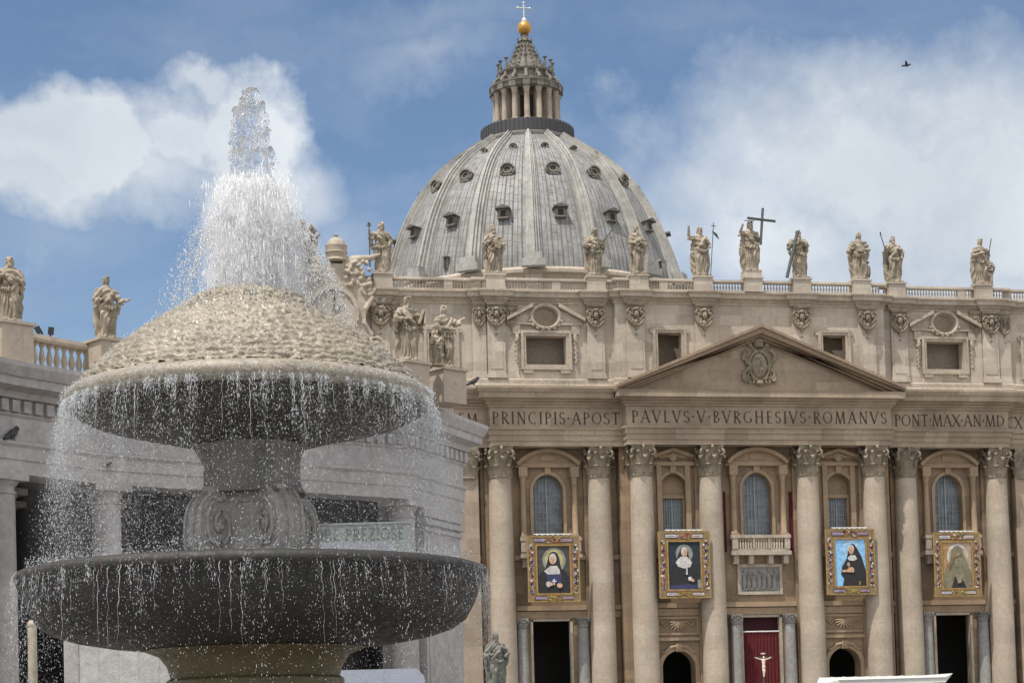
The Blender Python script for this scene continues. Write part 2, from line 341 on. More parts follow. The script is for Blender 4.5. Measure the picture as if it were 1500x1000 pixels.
# ------------------------------------------------------------------ mesh helpers
class MB:
    def __init__(s): s.v = []; s.f = []; s.m = []; s.uv = None; s.cur = 0
    def add(s, vs, fs):
        b = len(s.v); s.v.extend(tuple(map(float, p)) for p in vs)
        s.f.extend(tuple(b + i for i in f) for f in fs); s.m.extend([s.cur] * len(fs))
    def box(s, x0, x1, y0, y1, z0, z1):
        s.add([(x0, y0, z0), (x1, y0, z0), (x1, y1, z0), (x0, y1, z0), (x0, y0, z1), (x1, y0, z1), (x1, y1, z1), (x0, y1, z1)],
              [(0, 3, 2, 1), (4, 5, 6, 7), (0, 1, 5, 4), (1, 2, 6, 5), (2, 3, 7, 6), (3, 0, 4, 7)])
    def prism(s, poly, y0, y1):
        """poly of (x, z), counter-clockwise as seen from -Y; extruded from y0 (front) to y1"""
        n = len(poly)
        s.add([(x, y0, z) for x, z in poly] + [(x, y1, z) for x, z in poly],
              [tuple(range(n)), tuple(range(2 * n - 1, n - 1, -1))] + [(i, i + n, (i + 1) % n + n, (i + 1) % n) for i in range(n)])
    def strip(s, outer, inner, y0, y1):
        """band between two open polylines of (x, z)"""
        n = len(outer)
        vs = [(x, y, z) for y in (y0, y1) for pl in (outer, inner) for x, z in pl]
        fs = []
        for i in range(n - 1):
            a, b, c, d = i, i + 1, n + i + 1, n + i
            fs += [(a, b, c, d), (a + 2 * n, d + 2 * n, c + 2 * n, b + 2 * n), (a, a + 2 * n, b + 2 * n, b), (d, c, c + 2 * n, d + 2 * n)]
        fs += [(0, n, 3 * n, 2 * n), (n - 1, 3 * n - 1, 4 * n - 1, 2 * n - 1)]
        s.add(vs, fs)
    def lathe(s, prof, cx=0, cy=0, seg=32, a0=0.0, a1=2 * PI, rf=None, cap=True):
        full = abs(a1 - a0 - 2 * PI) < 1e-6
        k = seg if full else seg + 1
        vs = []
        for r, z in prof:
            for i in range(k):
                a = a0 + (a1 - a0) * i / seg
                rr = r * (rf(a, z) if rf else 1)
                vs.append((cx + rr * math.cos(a), cy + rr * math.sin(a), z))
        fs = []
        for j in range(len(prof) - 1):
            for i in range(seg):
                i2 = (i + 1) % k
                fs.append((j * k + i, j * k + i2, (j + 1) * k + i2, (j + 1) * k + i))
        if full and cap:
            if prof[0][0] > 1e-4: fs.append(tuple(range(k - 1, -1, -1)))
            if prof[-1][0] > 1e-4: fs.append(tuple((len(prof) - 1) * k + i for i in range(k)))
        s.add(vs, fs)
    def tube(s, pts, rad, seg=8):
        pts = [Vector(p) for p in pts]; n = len(pts)
        if not hasattr(rad, '__len__'): rad = [rad] * n
        vs = []; ref = None
        for i in range(n):
            t = (pts[min(i + 1, n - 1)] - pts[max(i - 1, 0)]).normalized()
            if ref is None:
                ref = Vector((0, 0, 1)) if abs(t.z) < .9 else Vector((1, 0, 0))
            a = t.cross(ref)
            if a.length < 1e-5: a = t.cross(Vector((0, 1, 0)))
            a.normalize(); b = t.cross(a).normalized(); ref = -b if False else ref
            for k in range(seg):
                q = 2 * PI * k / seg
                vs.append(pts[i] + (a * math.cos(q) + b * math.sin(q)) * rad[i])
        fs = [(i * seg + k, i * seg + (k + 1) % seg, (i + 1) * seg + (k + 1) % seg, (i + 1) * seg + k) for i in range(n - 1) for k in range(seg)]
        fs += [tuple(range(seg - 1, -1, -1)), tuple((n - 1) * seg + k for k in range(seg))]
        s.add(vs, fs)
    def ball(s, c, r, seg=12, rings=8, rot=None):
        rx, ry, rz = r if hasattr(r, '__len__') else (r, r, r)
        vs = []
        for j in range(rings + 1):
            t = PI * j / rings
            for i in range(seg):
                a = 2 * PI * i / seg
                p = Vector((rx * math.sin(t) * math.cos(a), ry * math.sin(t) * math.sin(a), -rz * math.cos(t)))
                if rot is not None: p = rot @ p
                vs.append((c[0] + p.x, c[1] + p.y, c[2] + p.z))
        fs = [(j * seg + i, j * seg + (i + 1) % seg, (j + 1) * seg + (i + 1) % seg, (j + 1) * seg + i) for j in range(rings) for i in range(seg)]
        s.add(vs, fs)
    def sweep(s, prof, path, closed=False, caps=True):
        """prof of (out, z) along a plan path; out is to the right of the direction of travel"""
        n = len(path); P = [Vector(p) for p in path]; offs = []
        for i in range(n):
            def nrm(a, b):
                d = (P[b] - P[a]).normalized(); return Vector((d.y, -d.x))
            if closed: n0, n1 = nrm((i - 1) % n, i), nrm(i, (i + 1) % n)
            else:
                n0 = nrm(max(i - 1, 0), max(i - 1, 0) + 1); n1 = nrm(min(i, n - 2), min(i, n - 2) + 1)
            m = n0 + n1
            m = m / max(.25, m.dot(n0)) if m.length > 1e-6 else n0
            offs.append(m)
        k = len(prof); vs = []
        for i in range(n):
            for o, z in prof: vs.append((P[i].x + offs[i].x * o, P[i].y + offs[i].y * o, z))
        fs = []
        for i in range(n if closed else n - 1):
            a, b = i * k, ((i + 1) % n) * k
            for j in range(k - 1): fs.append((a + j, b + j, b + j + 1, a + j + 1))
        if caps and not closed:
            fs += [tuple(range(k)), tuple((n - 1) * k + j for j in range(k - 1, -1, -1))]
        s.add(vs, fs)
    def xf(s, mat, start=0):
        for i in range(start, len(s.v)): s.v[i] = tuple(mat @ Vector(s.v[i]))
    def mesh(s, name, mats, smooth=None):
        me = bpy.data.meshes.new(name)
        me.from_pydata(s.v, [], s.f)
        for m in (mats if isinstance(mats, (list, tuple)) else [mats]): me.materials.append(M[m] if isinstance(m, str) else m)
        if len(me.materials) > 1: me.polygons.foreach_set('material_index', s.m)
        if smooth is not None:
            me.polygons.foreach_set('use_smooth', [True] * len(me.polygons))
            if smooth < 180: me.set_sharp_from_angle(angle=R(smooth))
        me.update()
        return me

WORLD = {}
def link(name, me, parent=None, loc=(0, 0, 0), rotz=0.0, scale=None):
    """link a mesh as an object; loc is in world axes, relative to the world origin"""
    o = bpy.data.objects.new(name, me); COL.objects.link(o)
    wl_ = Vector(loc); WORLD[o.name] = wl_
    if parent is not None:
        o.parent = parent; o.location = wl_ - WORLD[parent.name]
    else: o.location = wl_
    o.rotation_euler = (0, 0, rotz)
    if scale: o.scale = scale
    return o
def thing(name, label, cat, loc, group=None, rotz=0.0):
    o = bpy.data.objects.new(name, None); COL.objects.link(o); o.empty_display_size = .5
    o.location = loc; o.rotation_euler = (0, 0, rotz); WORLD[o.name] = Vector(loc)
    return tag(o, label, cat, group)
def tag(o, label=None, cat=None, group=None, kind=None):
    if label: o['label'] = label
    if cat: o['category'] = cat
    if group: o['group'] = group
    if kind: o['kind'] = kind
    return o
def subpart(name, me, parent, loc=(0, 0, 0), rotz=0.0):
    """child placed in the parent's own axes"""
    o = bpy.data.objects.new(name, me); COL.objects.link(o); o.parent = parent; o.location = loc; o.rotation_euler = (0, 0, rotz)
    return o
def arc(cx, cz, rx, rz, a0, a1, n):
    return [(cx + rx * math.cos(R(a0 + (a1 - a0) * i / n)), cz + rz * math.sin(R(a0 + (a1 - a0) * i / n))) for i in range(n + 1)]

# ------------------------------------------------------------------ inscription lettering (Roman capitals from strokes)
TK, TN = .125, .06
GL = {
 'I': (.30, [('s', .15, 0, .15, 1, TK)]),
 'P': (.58, [('s', .15, 0, .15, 1, TK), ('a', .17, .73, .34, .24, 90, -90)]),
 'R': (.66, [('s', .15, 0, .15, 1, TK), ('a', .17, .74, .34, .23, 90, -90), ('s', .28, .5, .62, 0, TK)]),
 'B': (.60, [('s', .15, 0, .15, 1, TK), ('a', .17, .76, .28, .21, 90, -90), ('a', .17, .28, .34, .25, 90, -90)]),
 'D': (.78, [('s', .15, 0, .15, 1, TK), ('a', .15, .5, .55, .47, 90, -90)]),
 'N': (.80, [('s', .15, 0, .15, 1, TN), ('s', .15, 1, .66, 0, TK), ('s', .66, 0, .66, 1, TN)]),
 'M': (.96, [('s', .12, 0, .2, 1, TN), ('s', .2, 1, .48, 0, TK), ('s', .48, 0, .76, 1, TN), ('s', .76, 1, .84, 0, TK)]),
 'C': (.74, [('a', .42, .5, .34, .47, 50, 310)]),
 'G': (.78, [('a', .42, .5, .34, .47, 50, 300), ('s', .66, .08, .66, .42, TK)]),
 'O': (.84, [('a', .42, .5, .36, .47, 0, 360)]),
 'S': (.52, [('a', .26, .73, .18, .24, 20, 270), ('a', .26, .26, .2, .24, 90, -160)]),
 'A': (.76, [('s', .06, 0, .38, 1, TN), ('s', .38, 1, .70, 0, TK), ('s', .18, .34, .58, .34, .05)]),
 'V': (.74, [('s', .05, 1, .37, 0, TK), ('s', .37, 0, .69, 1, TN)]),
 'X': (.74, [('s', .07, 1, .67, 0, TK), ('s', .67, 1, .07, 0, TN)]),
 'T': (.68, [('s', .34, 0, .34, 1, TK), ('s', .04, .97, .64, .97, .06), ('s', .05, .86, .05, .99, .05), ('s', .63, .86, .63, .99, .05)]),
 'L': (.56, [('s', .15, 0, .15, 1, TK), ('s', .15, .03, .52, .03, .06), ('s', .51, 0, .51, .14, .05)]),
 'E': (.56, [('s', .15, 0, .15, 1, TK), ('s', .15, .03, .5, .03, .06), ('s', .15, .97, .48, .97, .06), ('s', .15, .52, .42, .52, .055)]),
 'H': (.80, [('s', .15, 0, .15, 1, TK), ('s', .65, 0, .65, 1, TK), ('s', .15, .52, .65, .52, .055)]),
 'Z': (.64, [('s', .08, .97, .58, .97, .06), ('s', .58, .97, .06, .03, TK), ('s', .06, .03, .6, .03, .06)]),
 '.': (.22, [('d', .11, .5)]), ' ': (.36, []),
}
SERIF = {'I': [(.15, 0), (.15, 1)], 'P': [(.15, 0)], 'R': [(.15, 0), (.6, 0)], 'N': [(.15, 0), (.66, 1)], 'M': [(.12, 0), (.84, 0)], 'A': [(.06, 0), (.70, 0)],
         'V': [(.05, 1), (.69, 1)], 'X': [(.07, 1), (.67, 1), (.67, 0), (.07, 0)], 'T': [(.34, 0)], 'H': [(.15, 0), (.15, 1), (.65, 0), (.65, 1)]}
def lettering(mb, text, x0, x1, z0, h, y, depth=.03):
    adv = sum(GL[c][0] for c in text)
    nat = adv * h
    gap = ((x1 - x0) - nat) / max(1, len(text) - 1)
    sx = h
    if gap < .02: sx = h * (x1 - x0) / nat; gap = 0
    x = x0
    def seg(ax, az, bx, bz, w):
        d = Vector((bx - ax, bz - az)); L = max(d.length, 1e-6); nx, nz_ = -d.y / L * w / 2, d.x / L * w / 2
        mb.prism([(ax + nx, az + nz_), (ax - nx, az - nz_), (bx - nx, bz - nz_), (bx + nx, bz + nz_)], y - depth, y)
    for ch in text:
        w, st = GL[ch]
        for t in st:
            if t[0] == 's': seg(x + t[1] * sx, z0 + t[2] * h, x + t[3] * sx, z0 + t[4] * h, t[5] * h)
            elif t[0] == 'd': mb.prism([(x + (t[1] + .09 * math.cos(q * PI / 2)) * sx, z0 + (t[2] + .10 * math.sin(q * PI / 2)) * h) for q in range(4)], y - depth, y)
            else:
                _, cx, cz, rx, rz, a0, a1 = t; n = 12; o = []; i_ = []
                for k in range(n + 1):
                    a = R(a0 + (a1 - a0) * k / n); th = (TN * .8 + (TK - TN) * abs(math.cos(a)))
                    o.append((x + (cx + (rx + th / 2) * math.cos(a)) * sx, z0 + (cz + (rz + TN / 3) * math.sin(a)) * h))
                    i_.append((x + (cx + (rx - th / 2) * math.cos(a)) * sx, z0 + (cz + (rz - TN / 2) * math.sin(a)) * h))
                mb.strip(o, i_, y - depth, y)
        for (a, b) in SERIF.get(ch, []): seg(x + (a - .12) * sx, z0 + abs(b - .02) * h, x + (a + .12) * sx, z0 + abs(b - .02) * h, .04 * h)
        x += w * sx + gap

# ------------------------------------------------------------------ ground
g = MB(); g.add([(-1500, -1500, GROUND), (1500, -1500, GROUND), (1500, 2500, GROUND), (-1500, 2500, GROUND)], [(0, 1, 2, 3)])
tag(link('ground', g.mesh('ground', 'ground')), kind='structure')
st_ = MB()
for i in range(18):
    st_.box(-50 + i * .05, 50 - i * .05, -26 + i * 1.0, 6, GROUND - .5 + (.0 if i else 0), GROUND + (i + 1) * 3.5 / 18)
tag(link('steps', st_.mesh('steps', 'granite')), kind='structure')

# ================================================================== BASILICA FRONT
FL = -4.0
bas = thing('basilica', 'vast travertine church front with giant columns, pediment and carved Latin inscription', 'church', (0, 0, FL))
XA, XB, XC, XD, XE = 5.89, 14.03, 18.63, 30.12, 57.5
S1, S2 = 15.9, 31.35
def face(x):
    x = abs(x); return -3.9 if x < S1 else (-2.4 if x < S2 else -1.2)
def wallY(x):
    x = abs(x); return -1.6 if x < 16.3 else (0.0 if x < 32.2 else .5)
def atticY(x):
    x = abs(x); return -1.9 if x < 16.3 else (-.8 if x < 32.6 else -.3)
def mirror_path(half):
    """half: (x, y) from the outer left corner to the middle"""
    return half + [(-x, y) for x, y in reversed(half)]

# lower wall, built in cells round the openings
def wall_cells(mb, x0, x1, z0, z1, y, holes, depth):
    xs = sorted({x0, x1} | {h[0] for h in holes} | {h[1] for h in holes}); zs = sorted({z0, z1} | {h[2] for h in holes} | {h[3] for h in holes})
    xs = [x for x in xs if x0 <= x <= x1]; zs = [z for z in zs if z0 <= z <= z1]
    for i in range(len(xs) - 1):
        run = None
        for j in range(len(zs) - 1):
            cx, cz = (xs[i] + xs[i + 1]) / 2, (zs[j] + zs[j + 1]) / 2
            solid = not any(h[0] < cx < h[1] and h[2] < cz < h[3] for h in holes)
            if solid and run is None: run = zs[j]
            if not solid and run is not None:
                mb.box(xs[i], xs[i + 1], y, y + depth, run, zs[j]); run = None
        if run is not None: mb.box(xs[i], xs[i + 1], y, y + depth, run, z1)
def spandrel(mb, cx, hw, zs, zt, y, depth, n=14):
    """fills the square top of a hole so that it reads as an arch springing at zs, crown at zt"""
    for sg in (-1, 1):
        a = arc(cx, zs, hw * sg, zt - zs, 0, 90, n)
        for i in range(n):
            (xa, za), (xb, zb) = a[i], a[i + 1]
            q = [(xa, za), (xb, zb), (xb, zt), (xa, zt)]
            if abs(za - zt) < 1e-6: continue
            if sg > 0: q = q[::-1]
            q = q if sg < 0 else q
            mb.prism(q if sg > 0 else q[::-1], y, y + depth)
ZT = 26.45
holes_mid = [(-1.75, 1.75, 16.2, 23.5), (-2.5, 2.5, FL, 7.1)]
for s in (-1, 1): holes_mid += [(s * 10 - 1.5, s * 10 + 1.5, 16.2, 23.4), (s * 10 - 1.95, s * 10 + 1.95, FL, 3.1)]
wm = MB(); wall_cells(wm, -16.3, 16.3, FL, 33.0, -1.6, holes_mid, 1.8)
spandrel(wm, 0, 1.75, 21.6, 23.5, -1.6, 1.8)
for s in (-1, 1): spandrel(wm, s * 10, 1.5, 21.9, 23.4, -1.6, 1.8); spandrel(wm, s * 10, 1.95, 1.15, 3.1, -1.6, 1.8)
for s in (-1, 1):
    hs = [(s * 24.4 - 1.75, s * 24.4 + 1.75, 16.2, 23.5), (s * 24.4 - 2.45, s * 24.4 + 2.45, FL, 7.1)]
    a, b = sorted((s * 16.3, s * 32.2)); wall_cells(wm, a, b, FL, 33.0, 0.0, hs, 1.8); spandrel(wm, s * 24.4, 1.75, 21.6, 23.5, 0, 1.8)
    a, b = sorted((s * 32.2, s * XE)); wall_cells(wm, a, b, FL, 33.0, .5, [(s * 45 - 3, s * 45 + 3, FL, 7.0)], 1.8)
    wm.box(*sorted((s * XE, s * (XE - 1.6))), 2.3, 30, FL, 43)
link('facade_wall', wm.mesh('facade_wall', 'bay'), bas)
# portico interior and nave body
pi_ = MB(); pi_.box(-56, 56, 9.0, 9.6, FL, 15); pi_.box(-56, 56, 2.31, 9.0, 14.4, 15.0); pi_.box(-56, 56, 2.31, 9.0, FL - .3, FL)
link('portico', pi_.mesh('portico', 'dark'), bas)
up = MB(); up.box(-55, 55, 5.0, 5.4, 15.2, 33); up.box(-55.5, 55.5, 4.2, 30, 33.2, 33.8)
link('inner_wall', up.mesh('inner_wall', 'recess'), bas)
nv = MB(); nv.prism([(-16, 0), (16, 0), (16, 34), (0, 41), (-16, 34)], 31, 88); nv.box(-30, 30, 31, 88, FL, 24)
link('nave_roof', nv.mesh('nave_roof', 'roof'), bas)

# ---- entablature
half = [(-XE, 30), (-XE, -1.2), (-S2, -1.2), (-S2, -2.4), (-S1, -2.4), (-S1, -3.9)]
ent = MB()
ent.sweep([(-2.2, 26.45), (0, 26.45), (0, 27.0), (.1, 27.02), (.1, 27.65), (.22, 27.67), (.22, 28.15), (.42, 28.3), (.42, 28.5), (0, 28.55), (0, 30.75), (.22, 30.85), (.22, 31.05), (.5, 31.15), (.5, 31.35), (-.5, 31.4), (-2.2, 31.4)], mirror_path(half))
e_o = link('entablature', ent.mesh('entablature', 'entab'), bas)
zl, hl = 28.93, 1.38
LT = MB(); lettering(LT, 'EM', -34.75, -32.5, zl, hl, -1.2); subpart('inscription', LT.mesh('inscription', 'letter'), e_o)
LT = MB(); lettering(LT, 'PRINCIPIS.APOST', -31.1, -16.3, zl, hl, -2.4); subpart('inscription', LT.mesh('inscription', 'letter'), e_o)
LT = MB(); lettering(LT, 'PAVLVS.V.BVRGHESIVS.ROMANVS', -15.3, 15.35, zl, hl, -3.9); subpart('inscription', LT.mesh('inscription', 'letter'), e_o)
LT = MB(); lettering(LT, 'PONT.MAX.AN.MD', 16.95, 30.85, zl, hl, -2.4); subpart('inscription', LT.mesh('inscription', 'letter'), e_o)
LT = MB(); lettering(LT, 'CX', 31.75, 33.7, zl, hl, -1.2); subpart('inscription', LT.mesh('inscription', 'letter'), e_o)
cor = MB()
def corn(prof_top):
    return [(-.5, 31.4), (.5, 31.4), (.7, 31.62), (1.35, 31.7), (1.35, 32.25), (1.5, 32.35), (1.65, 32.75), (1.65, 32.95), (-1.2, 33.02)]
h2 = [(-XE, 30), (-XE, -1.2), (-S2, -1.2), (-S2, -2.4), (-S1 - .02, -2.4)]
cor.sweep(corn(0), h2); cor.sweep(corn(0), [(-x, y) for x, y in reversed(h2)])
cor.sweep([(-.5, 31.4), (.5, 31.4), (.7, 31.62), (1.35, 31.7), (1.35, 32.25), (1.45, 32.45), (-1.2, 32.5)], [(-S1, -2.0), (-S1, -3.9), (S1, -3.9), (S1, -2.0)])
d = MB()
for x in np.arange(-56, 56, .62):
    if abs(abs(x) - S1) < .5 or abs(abs(x) - S2) < .5: continue
    pass
link('cornice', cor.mesh('cornice', 'entab'), bas)
# ---- pediment
ped = MB()
AP, HW, ZB = 40.05, 17.25, 32.5
sl_ = (AP - 33.0) / HW
def rake(off0, off1, y0, y1):
    o = [(-HW, ZB + .5 - off0), (0, AP - off0), (HW, ZB + .5 - off0)]; i = [(-HW, ZB + .5 - off1), (0, AP - off1), (HW, ZB + .5 - off1)]
    i = [(max(-HW, -HW + 0), max(ZB - .03, i[0][1])), i[1], (HW, max(ZB - .03, i[2][1]))]
    ped.strip(o, i, y0, y1)
rake(0, .32, -5.55, -1.95); rake(.32, .95, -5.3, -1.95); rake(.95, 1.25, -4.75, -1.95); rake(1.25, 1.55, -4.35, -1.95)
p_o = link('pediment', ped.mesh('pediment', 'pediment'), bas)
ty = MB(); ty.prism([(-HW + 1, ZB - .1), (HW - 1, ZB - .1), (0, AP - 1.1)], -3.75, -2.0)
subpart('tympanum', ty.mesh('tympanum', 'entab'), p_o)

def coat_of_arms():
    m = MB(); rnd = random.Random(3)
    m.ball((0, 0, 0), (1.0, .35, 1.45), 20, 12)
    o = [(1.18 * math.cos(q), 1.65 * math.sin(q)) for q in np.linspace(0, 2 * PI, 25)]
    m.tube([(x, -.15, z) for x, z in o], .16, 8)
    m.tube([(.55, -.36, .85), (.15, -.42, .3), (.35, -.42, -.3), (0, -.4, -.9)], [.1, .14, .12, .08], 6)
    m.ball((-.15, -.42, .95), (.32, .15, .22), 10, 6); m.ball((.1, -.4, -.45), (.3, .14, .3), 10, 6)
    for s in (-1, 1):
        m.tube([(s * 1.55, -.1, -1.5), (s * .2, -.1, 1.0), (-s * .9, -.1, 2.2)], .11, 6)
        m.ball((-s * 1.0, -.1, 2.35), (.28, .12, .28), 10, 6)
        for k in range(16):
            t = k / 15; m.ball((s * (1.35 + .35 * math.sin(t * 9) + rnd.uniform(0, .3)), -.1, 1.7 - 3.4 * t), (.22 + .1 * rnd.random(), .2, .18 + .1 * rnd.random()), 8, 6)
        sp = [(s * (1.0 + (.5 - .03 * k) * math.cos(k * .6)), -.2, -1.75 + (.5 - .03 * k) * math.sin(k * .6)) for k in range(14)]
        m.tube(sp, .1, 6)
    m.ball((0, -.1, -1.95), (.5, .3, .3), 10, 8)
    z0 = 2.1
    m.lathe([(.55, z0), (.62, z0 + .1), (.55, z0 + .15), (.6, z0 + .35), (.66, z0 + .42), (.58, z0 + .46), (.58, z0 + .7), (.6, z0 + .75), (.5, z0 + .82), (.4, z0 + 1.05), (.18, z0 + 1.2), (.0, z0 + 1.25)], 0, -.1, 16)
    m.ball((0, -.1, z0 + 1.32), .11, 8, 6)
    return m
ca = coat_of_arms(); ca.xf(Matrix.Translation((0, -3.95, 35.55)) @ Matrix.Scale(1.02, 4))
subpart('coat_of_arms', ca.mesh('coat_of_arms', 'capital', 50), p_o)

# ---- giant columns
def corinthian(r, h, square=False):
    m = MB()
    m.lathe([(r * 1.0, 0), (r * 1.09, .03 * h), (r * 1.09, .06 * h), (r * .96, .08 * h), (r * .95, .3 * h), (r * .98, .6 * h), (r * 1.12, .8 * h), (r * 1.3, .87 * h)], 0, 0, 24)
    w = r * 1.42; n = 4
    pts = []
    for k in range(4):
        a0 = PI / 4 + k * PI / 2
        for t in np.linspace(0, 1, 9)[:-1]:
            p0 = Vector((w * 1.08 * math.cos(a0), w * 1.08 * math.sin(a0))); p1 = Vector((w * 1.08 * math.cos(a0 + PI / 2), w * 1.08 * math.sin(a0 + PI / 2)))
            p = p0.lerp(p1, t); p *= 1 - .16 * math.sin(PI * t); pts.append(p)
    k = len(pts)
    for z0, z1, sc in ((.87, .93, .96), (.93, 1.0, 1.0)):
        m.add([(p.x * sc, p.y * sc, z0 * h) for p in pts] + [(p.x * sc, p.y * sc, z1 * h) for p in pts],
              [tuple(range(k - 1, -1, -1)), tuple(range(k, 2 * k))] + [(i, (i + 1) % k, (i + 1) % k + k, i + k) for i in range(k)])
    def leaf(a, z0, hh, wd, rr, curl):
        ca_, sa = math.cos(a), math.sin(a)
        prof = [(0, 0, .8), (.03, .3, 1.0), (.07, .6, 1.0), (.17, .82, .9), (.32, .96, .75), (.46, 1.0, .6), (.55, .93, .45), (.53, .82, .2)]
        vs = []
        for o, t, ww in prof:
            for sx, dd in ((-1, -.06), (-.5, .02), (0, .06), (.5, .02), (1, -.06)):
                rad = rr + (o * curl + dd * .35) * r; x = sx * wd / 2 * ww
                vs.append((rad * ca_ - x * sa, rad * sa + x * ca_, z0 + t * hh))
        m.add(vs, [(j * 5 + i, j * 5 + i + 1, (j + 1) * 5 + i + 1, (j + 1) * 5 + i) for j in range(len(prof) - 1) for i in range(4)])
    for q in range(8):
        leaf(q * PI / 4 + PI / 8, .07 * h, .33 * h, r * .82, r * .99, 1.0)
        leaf(q * PI / 4, .1 * h, .56 * h, r * .72, r * 1.0, 1.25)
        leaf(q * PI / 4 + PI / 8, .42 * h, .40 * h, r * .5, r * 1.04, .9)
    for q in range(4):
        a = q * PI / 2 + PI / 4; dr = Vector((math.cos(a), math.sin(a)))
        pts = []
        c = (r * 1.28, .76 * h)
        pts.append((r * .98, .42 * h)); pts.append((r * 1.05, .62 * h))
        for t in np.linspace(2.4, -5.2, 18):
            rr = .125 * h * (.35 + .65 * (t + 5.2) / 7.6)
            pts.append((c[0] + rr * math.cos(t), c[1] + rr * math.sin(t)))
        m.tube([(dr.x * o, dr.y * o, z) for o, z in pts], [.09 * r] * 2 + [.11 * r] * 18, 5)
        a2 = q * PI / 2; d2 = Vector((math.cos(a2), math.sin(a2))); tn = Vector((-d2.y, d2.x))
        m.ball((d2.x * r * 1.22, d2.y * r * 1.22, .93 * h), (.16 * r, .16 * r, .07 * h), 8, 6)
        for s in ():
            pts = [d2 * (r * 1.06) + tn * (s * .5 * r)]; 
            tp = [(pts[0].x, pts[0].y, .5 * h)]
            for t in np.linspace(0, 5.5, 12):
                rr = .085 * h * (1 - t / 7); p = d2 * (r * 1.17) + tn * (s * (.2 * r + rr * math.cos(t) * 1.0)); tp.append((p.x, p.y, .76 * h + rr * math.sin(t)))
            m.tube(tp, .06 * r, 5)
    if square: m.xf(Matrix.Diagonal((1, .45, 1, 1)))
    return m
RN, RB_ = 1.25, 1.46
ZN = 22.85
def shaft(r0, r1, z0, z1, seg=40):
    m = MB(); pr = []
    for t in np.linspace(0, 1, 14):
        r = r0 if t < .3 else r0 + (r1 - r0) * ((t - .3) / .7) ** 1.4
        pr.append((r, z0 + (z1 - z0) * t))
    m.lathe(pr, 0, 0, seg); return m
col_me = shaft(RB_, RN, -2.6, ZN).mesh('column', 'column', 40)
cap_me = corinthian(RN, ZT - ZN).mesh('capital', 'capital', 60)
bb = MB(); bb.lathe([(1.95, -3.35), (2.0, -3.2), (1.95, -3.05), (1.7, -3.0), (1.68, -2.85), (1.75, -2.75), (1.72, -2.65), (1.48, -2.6)], 0, 0, 40); bb.box(-2.0, 2.0, -2.0, 2.0, FL, -3.352)
base_me = bb.mesh('base', 'column', 40)
for x, y in [(-XD, -1.0), (-XC, -1.0), (-XB, -2.5), (-XA, -2.5), (XA, -2.5), (XB, -2.5), (XC, -1.0), (XD, -1.0)]:
    c = link('column', col_me, bas, (x, y, 0)); subpart('capital', cap_me, c, (0, 0, ZN)); subpart('base', base_me, c)
pil_cap = corinthian(RN, ZT - ZN, True).mesh('pilaster_capital', 'capital', 60)
def pil_me(w, d, z0, z1, nm, mt):
    m = MB(); m.box(-w / 2, w / 2, 0, d, z0, z1); m.box(-w / 2 - .15, w / 2 + .15, -.15, d, z0, z0 + .8); return m.mesh(nm, mt)
big_pil = pil_me(2.6, 1.6, FL, ZN + .2, 'pilaster', 'entab')
for s in (-1, 1):
    for x in (33.9, 44.0, 55.8):
        o = link('pilaster', big_pil, bas, (s * x, -1.0, 0)); subpart('capital', pil_cap, o, (0, .25, ZN))
    for x, yb in ((XB, -2.0), (XA, -2.0), (XC, -.4), (XD, -.4)):           # flat strips behind the columns
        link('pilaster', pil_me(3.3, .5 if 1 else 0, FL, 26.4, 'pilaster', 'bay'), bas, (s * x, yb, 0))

# ---- string courses
for za, zb_, out in ((13.75, 14.3, .35), (8.0, 8.55, .45), (7.12, 7.9, .22)):
    for x0, x1 in [(-XD, -XC), (-XC, -XB), (-XB, -XA), (-XA, XA), (XA, XB), (XB, XC), (XC, XD), (-44, -XD), (XD, 44)]:
        mid = (x0 + x1) / 2
        if za > 13 and abs(mid) < 1: continue
        wy = wallY(mid)
        sc = MB(); sc.box(x0 + (1.66 if abs(x0) < 43 else 0), x1 - (1.66 if abs(x1) < 43 else 0), wy - out, wy + .1, za, zb_); link('string_course', sc.mesh('string_course', 'bayframe'), bas)

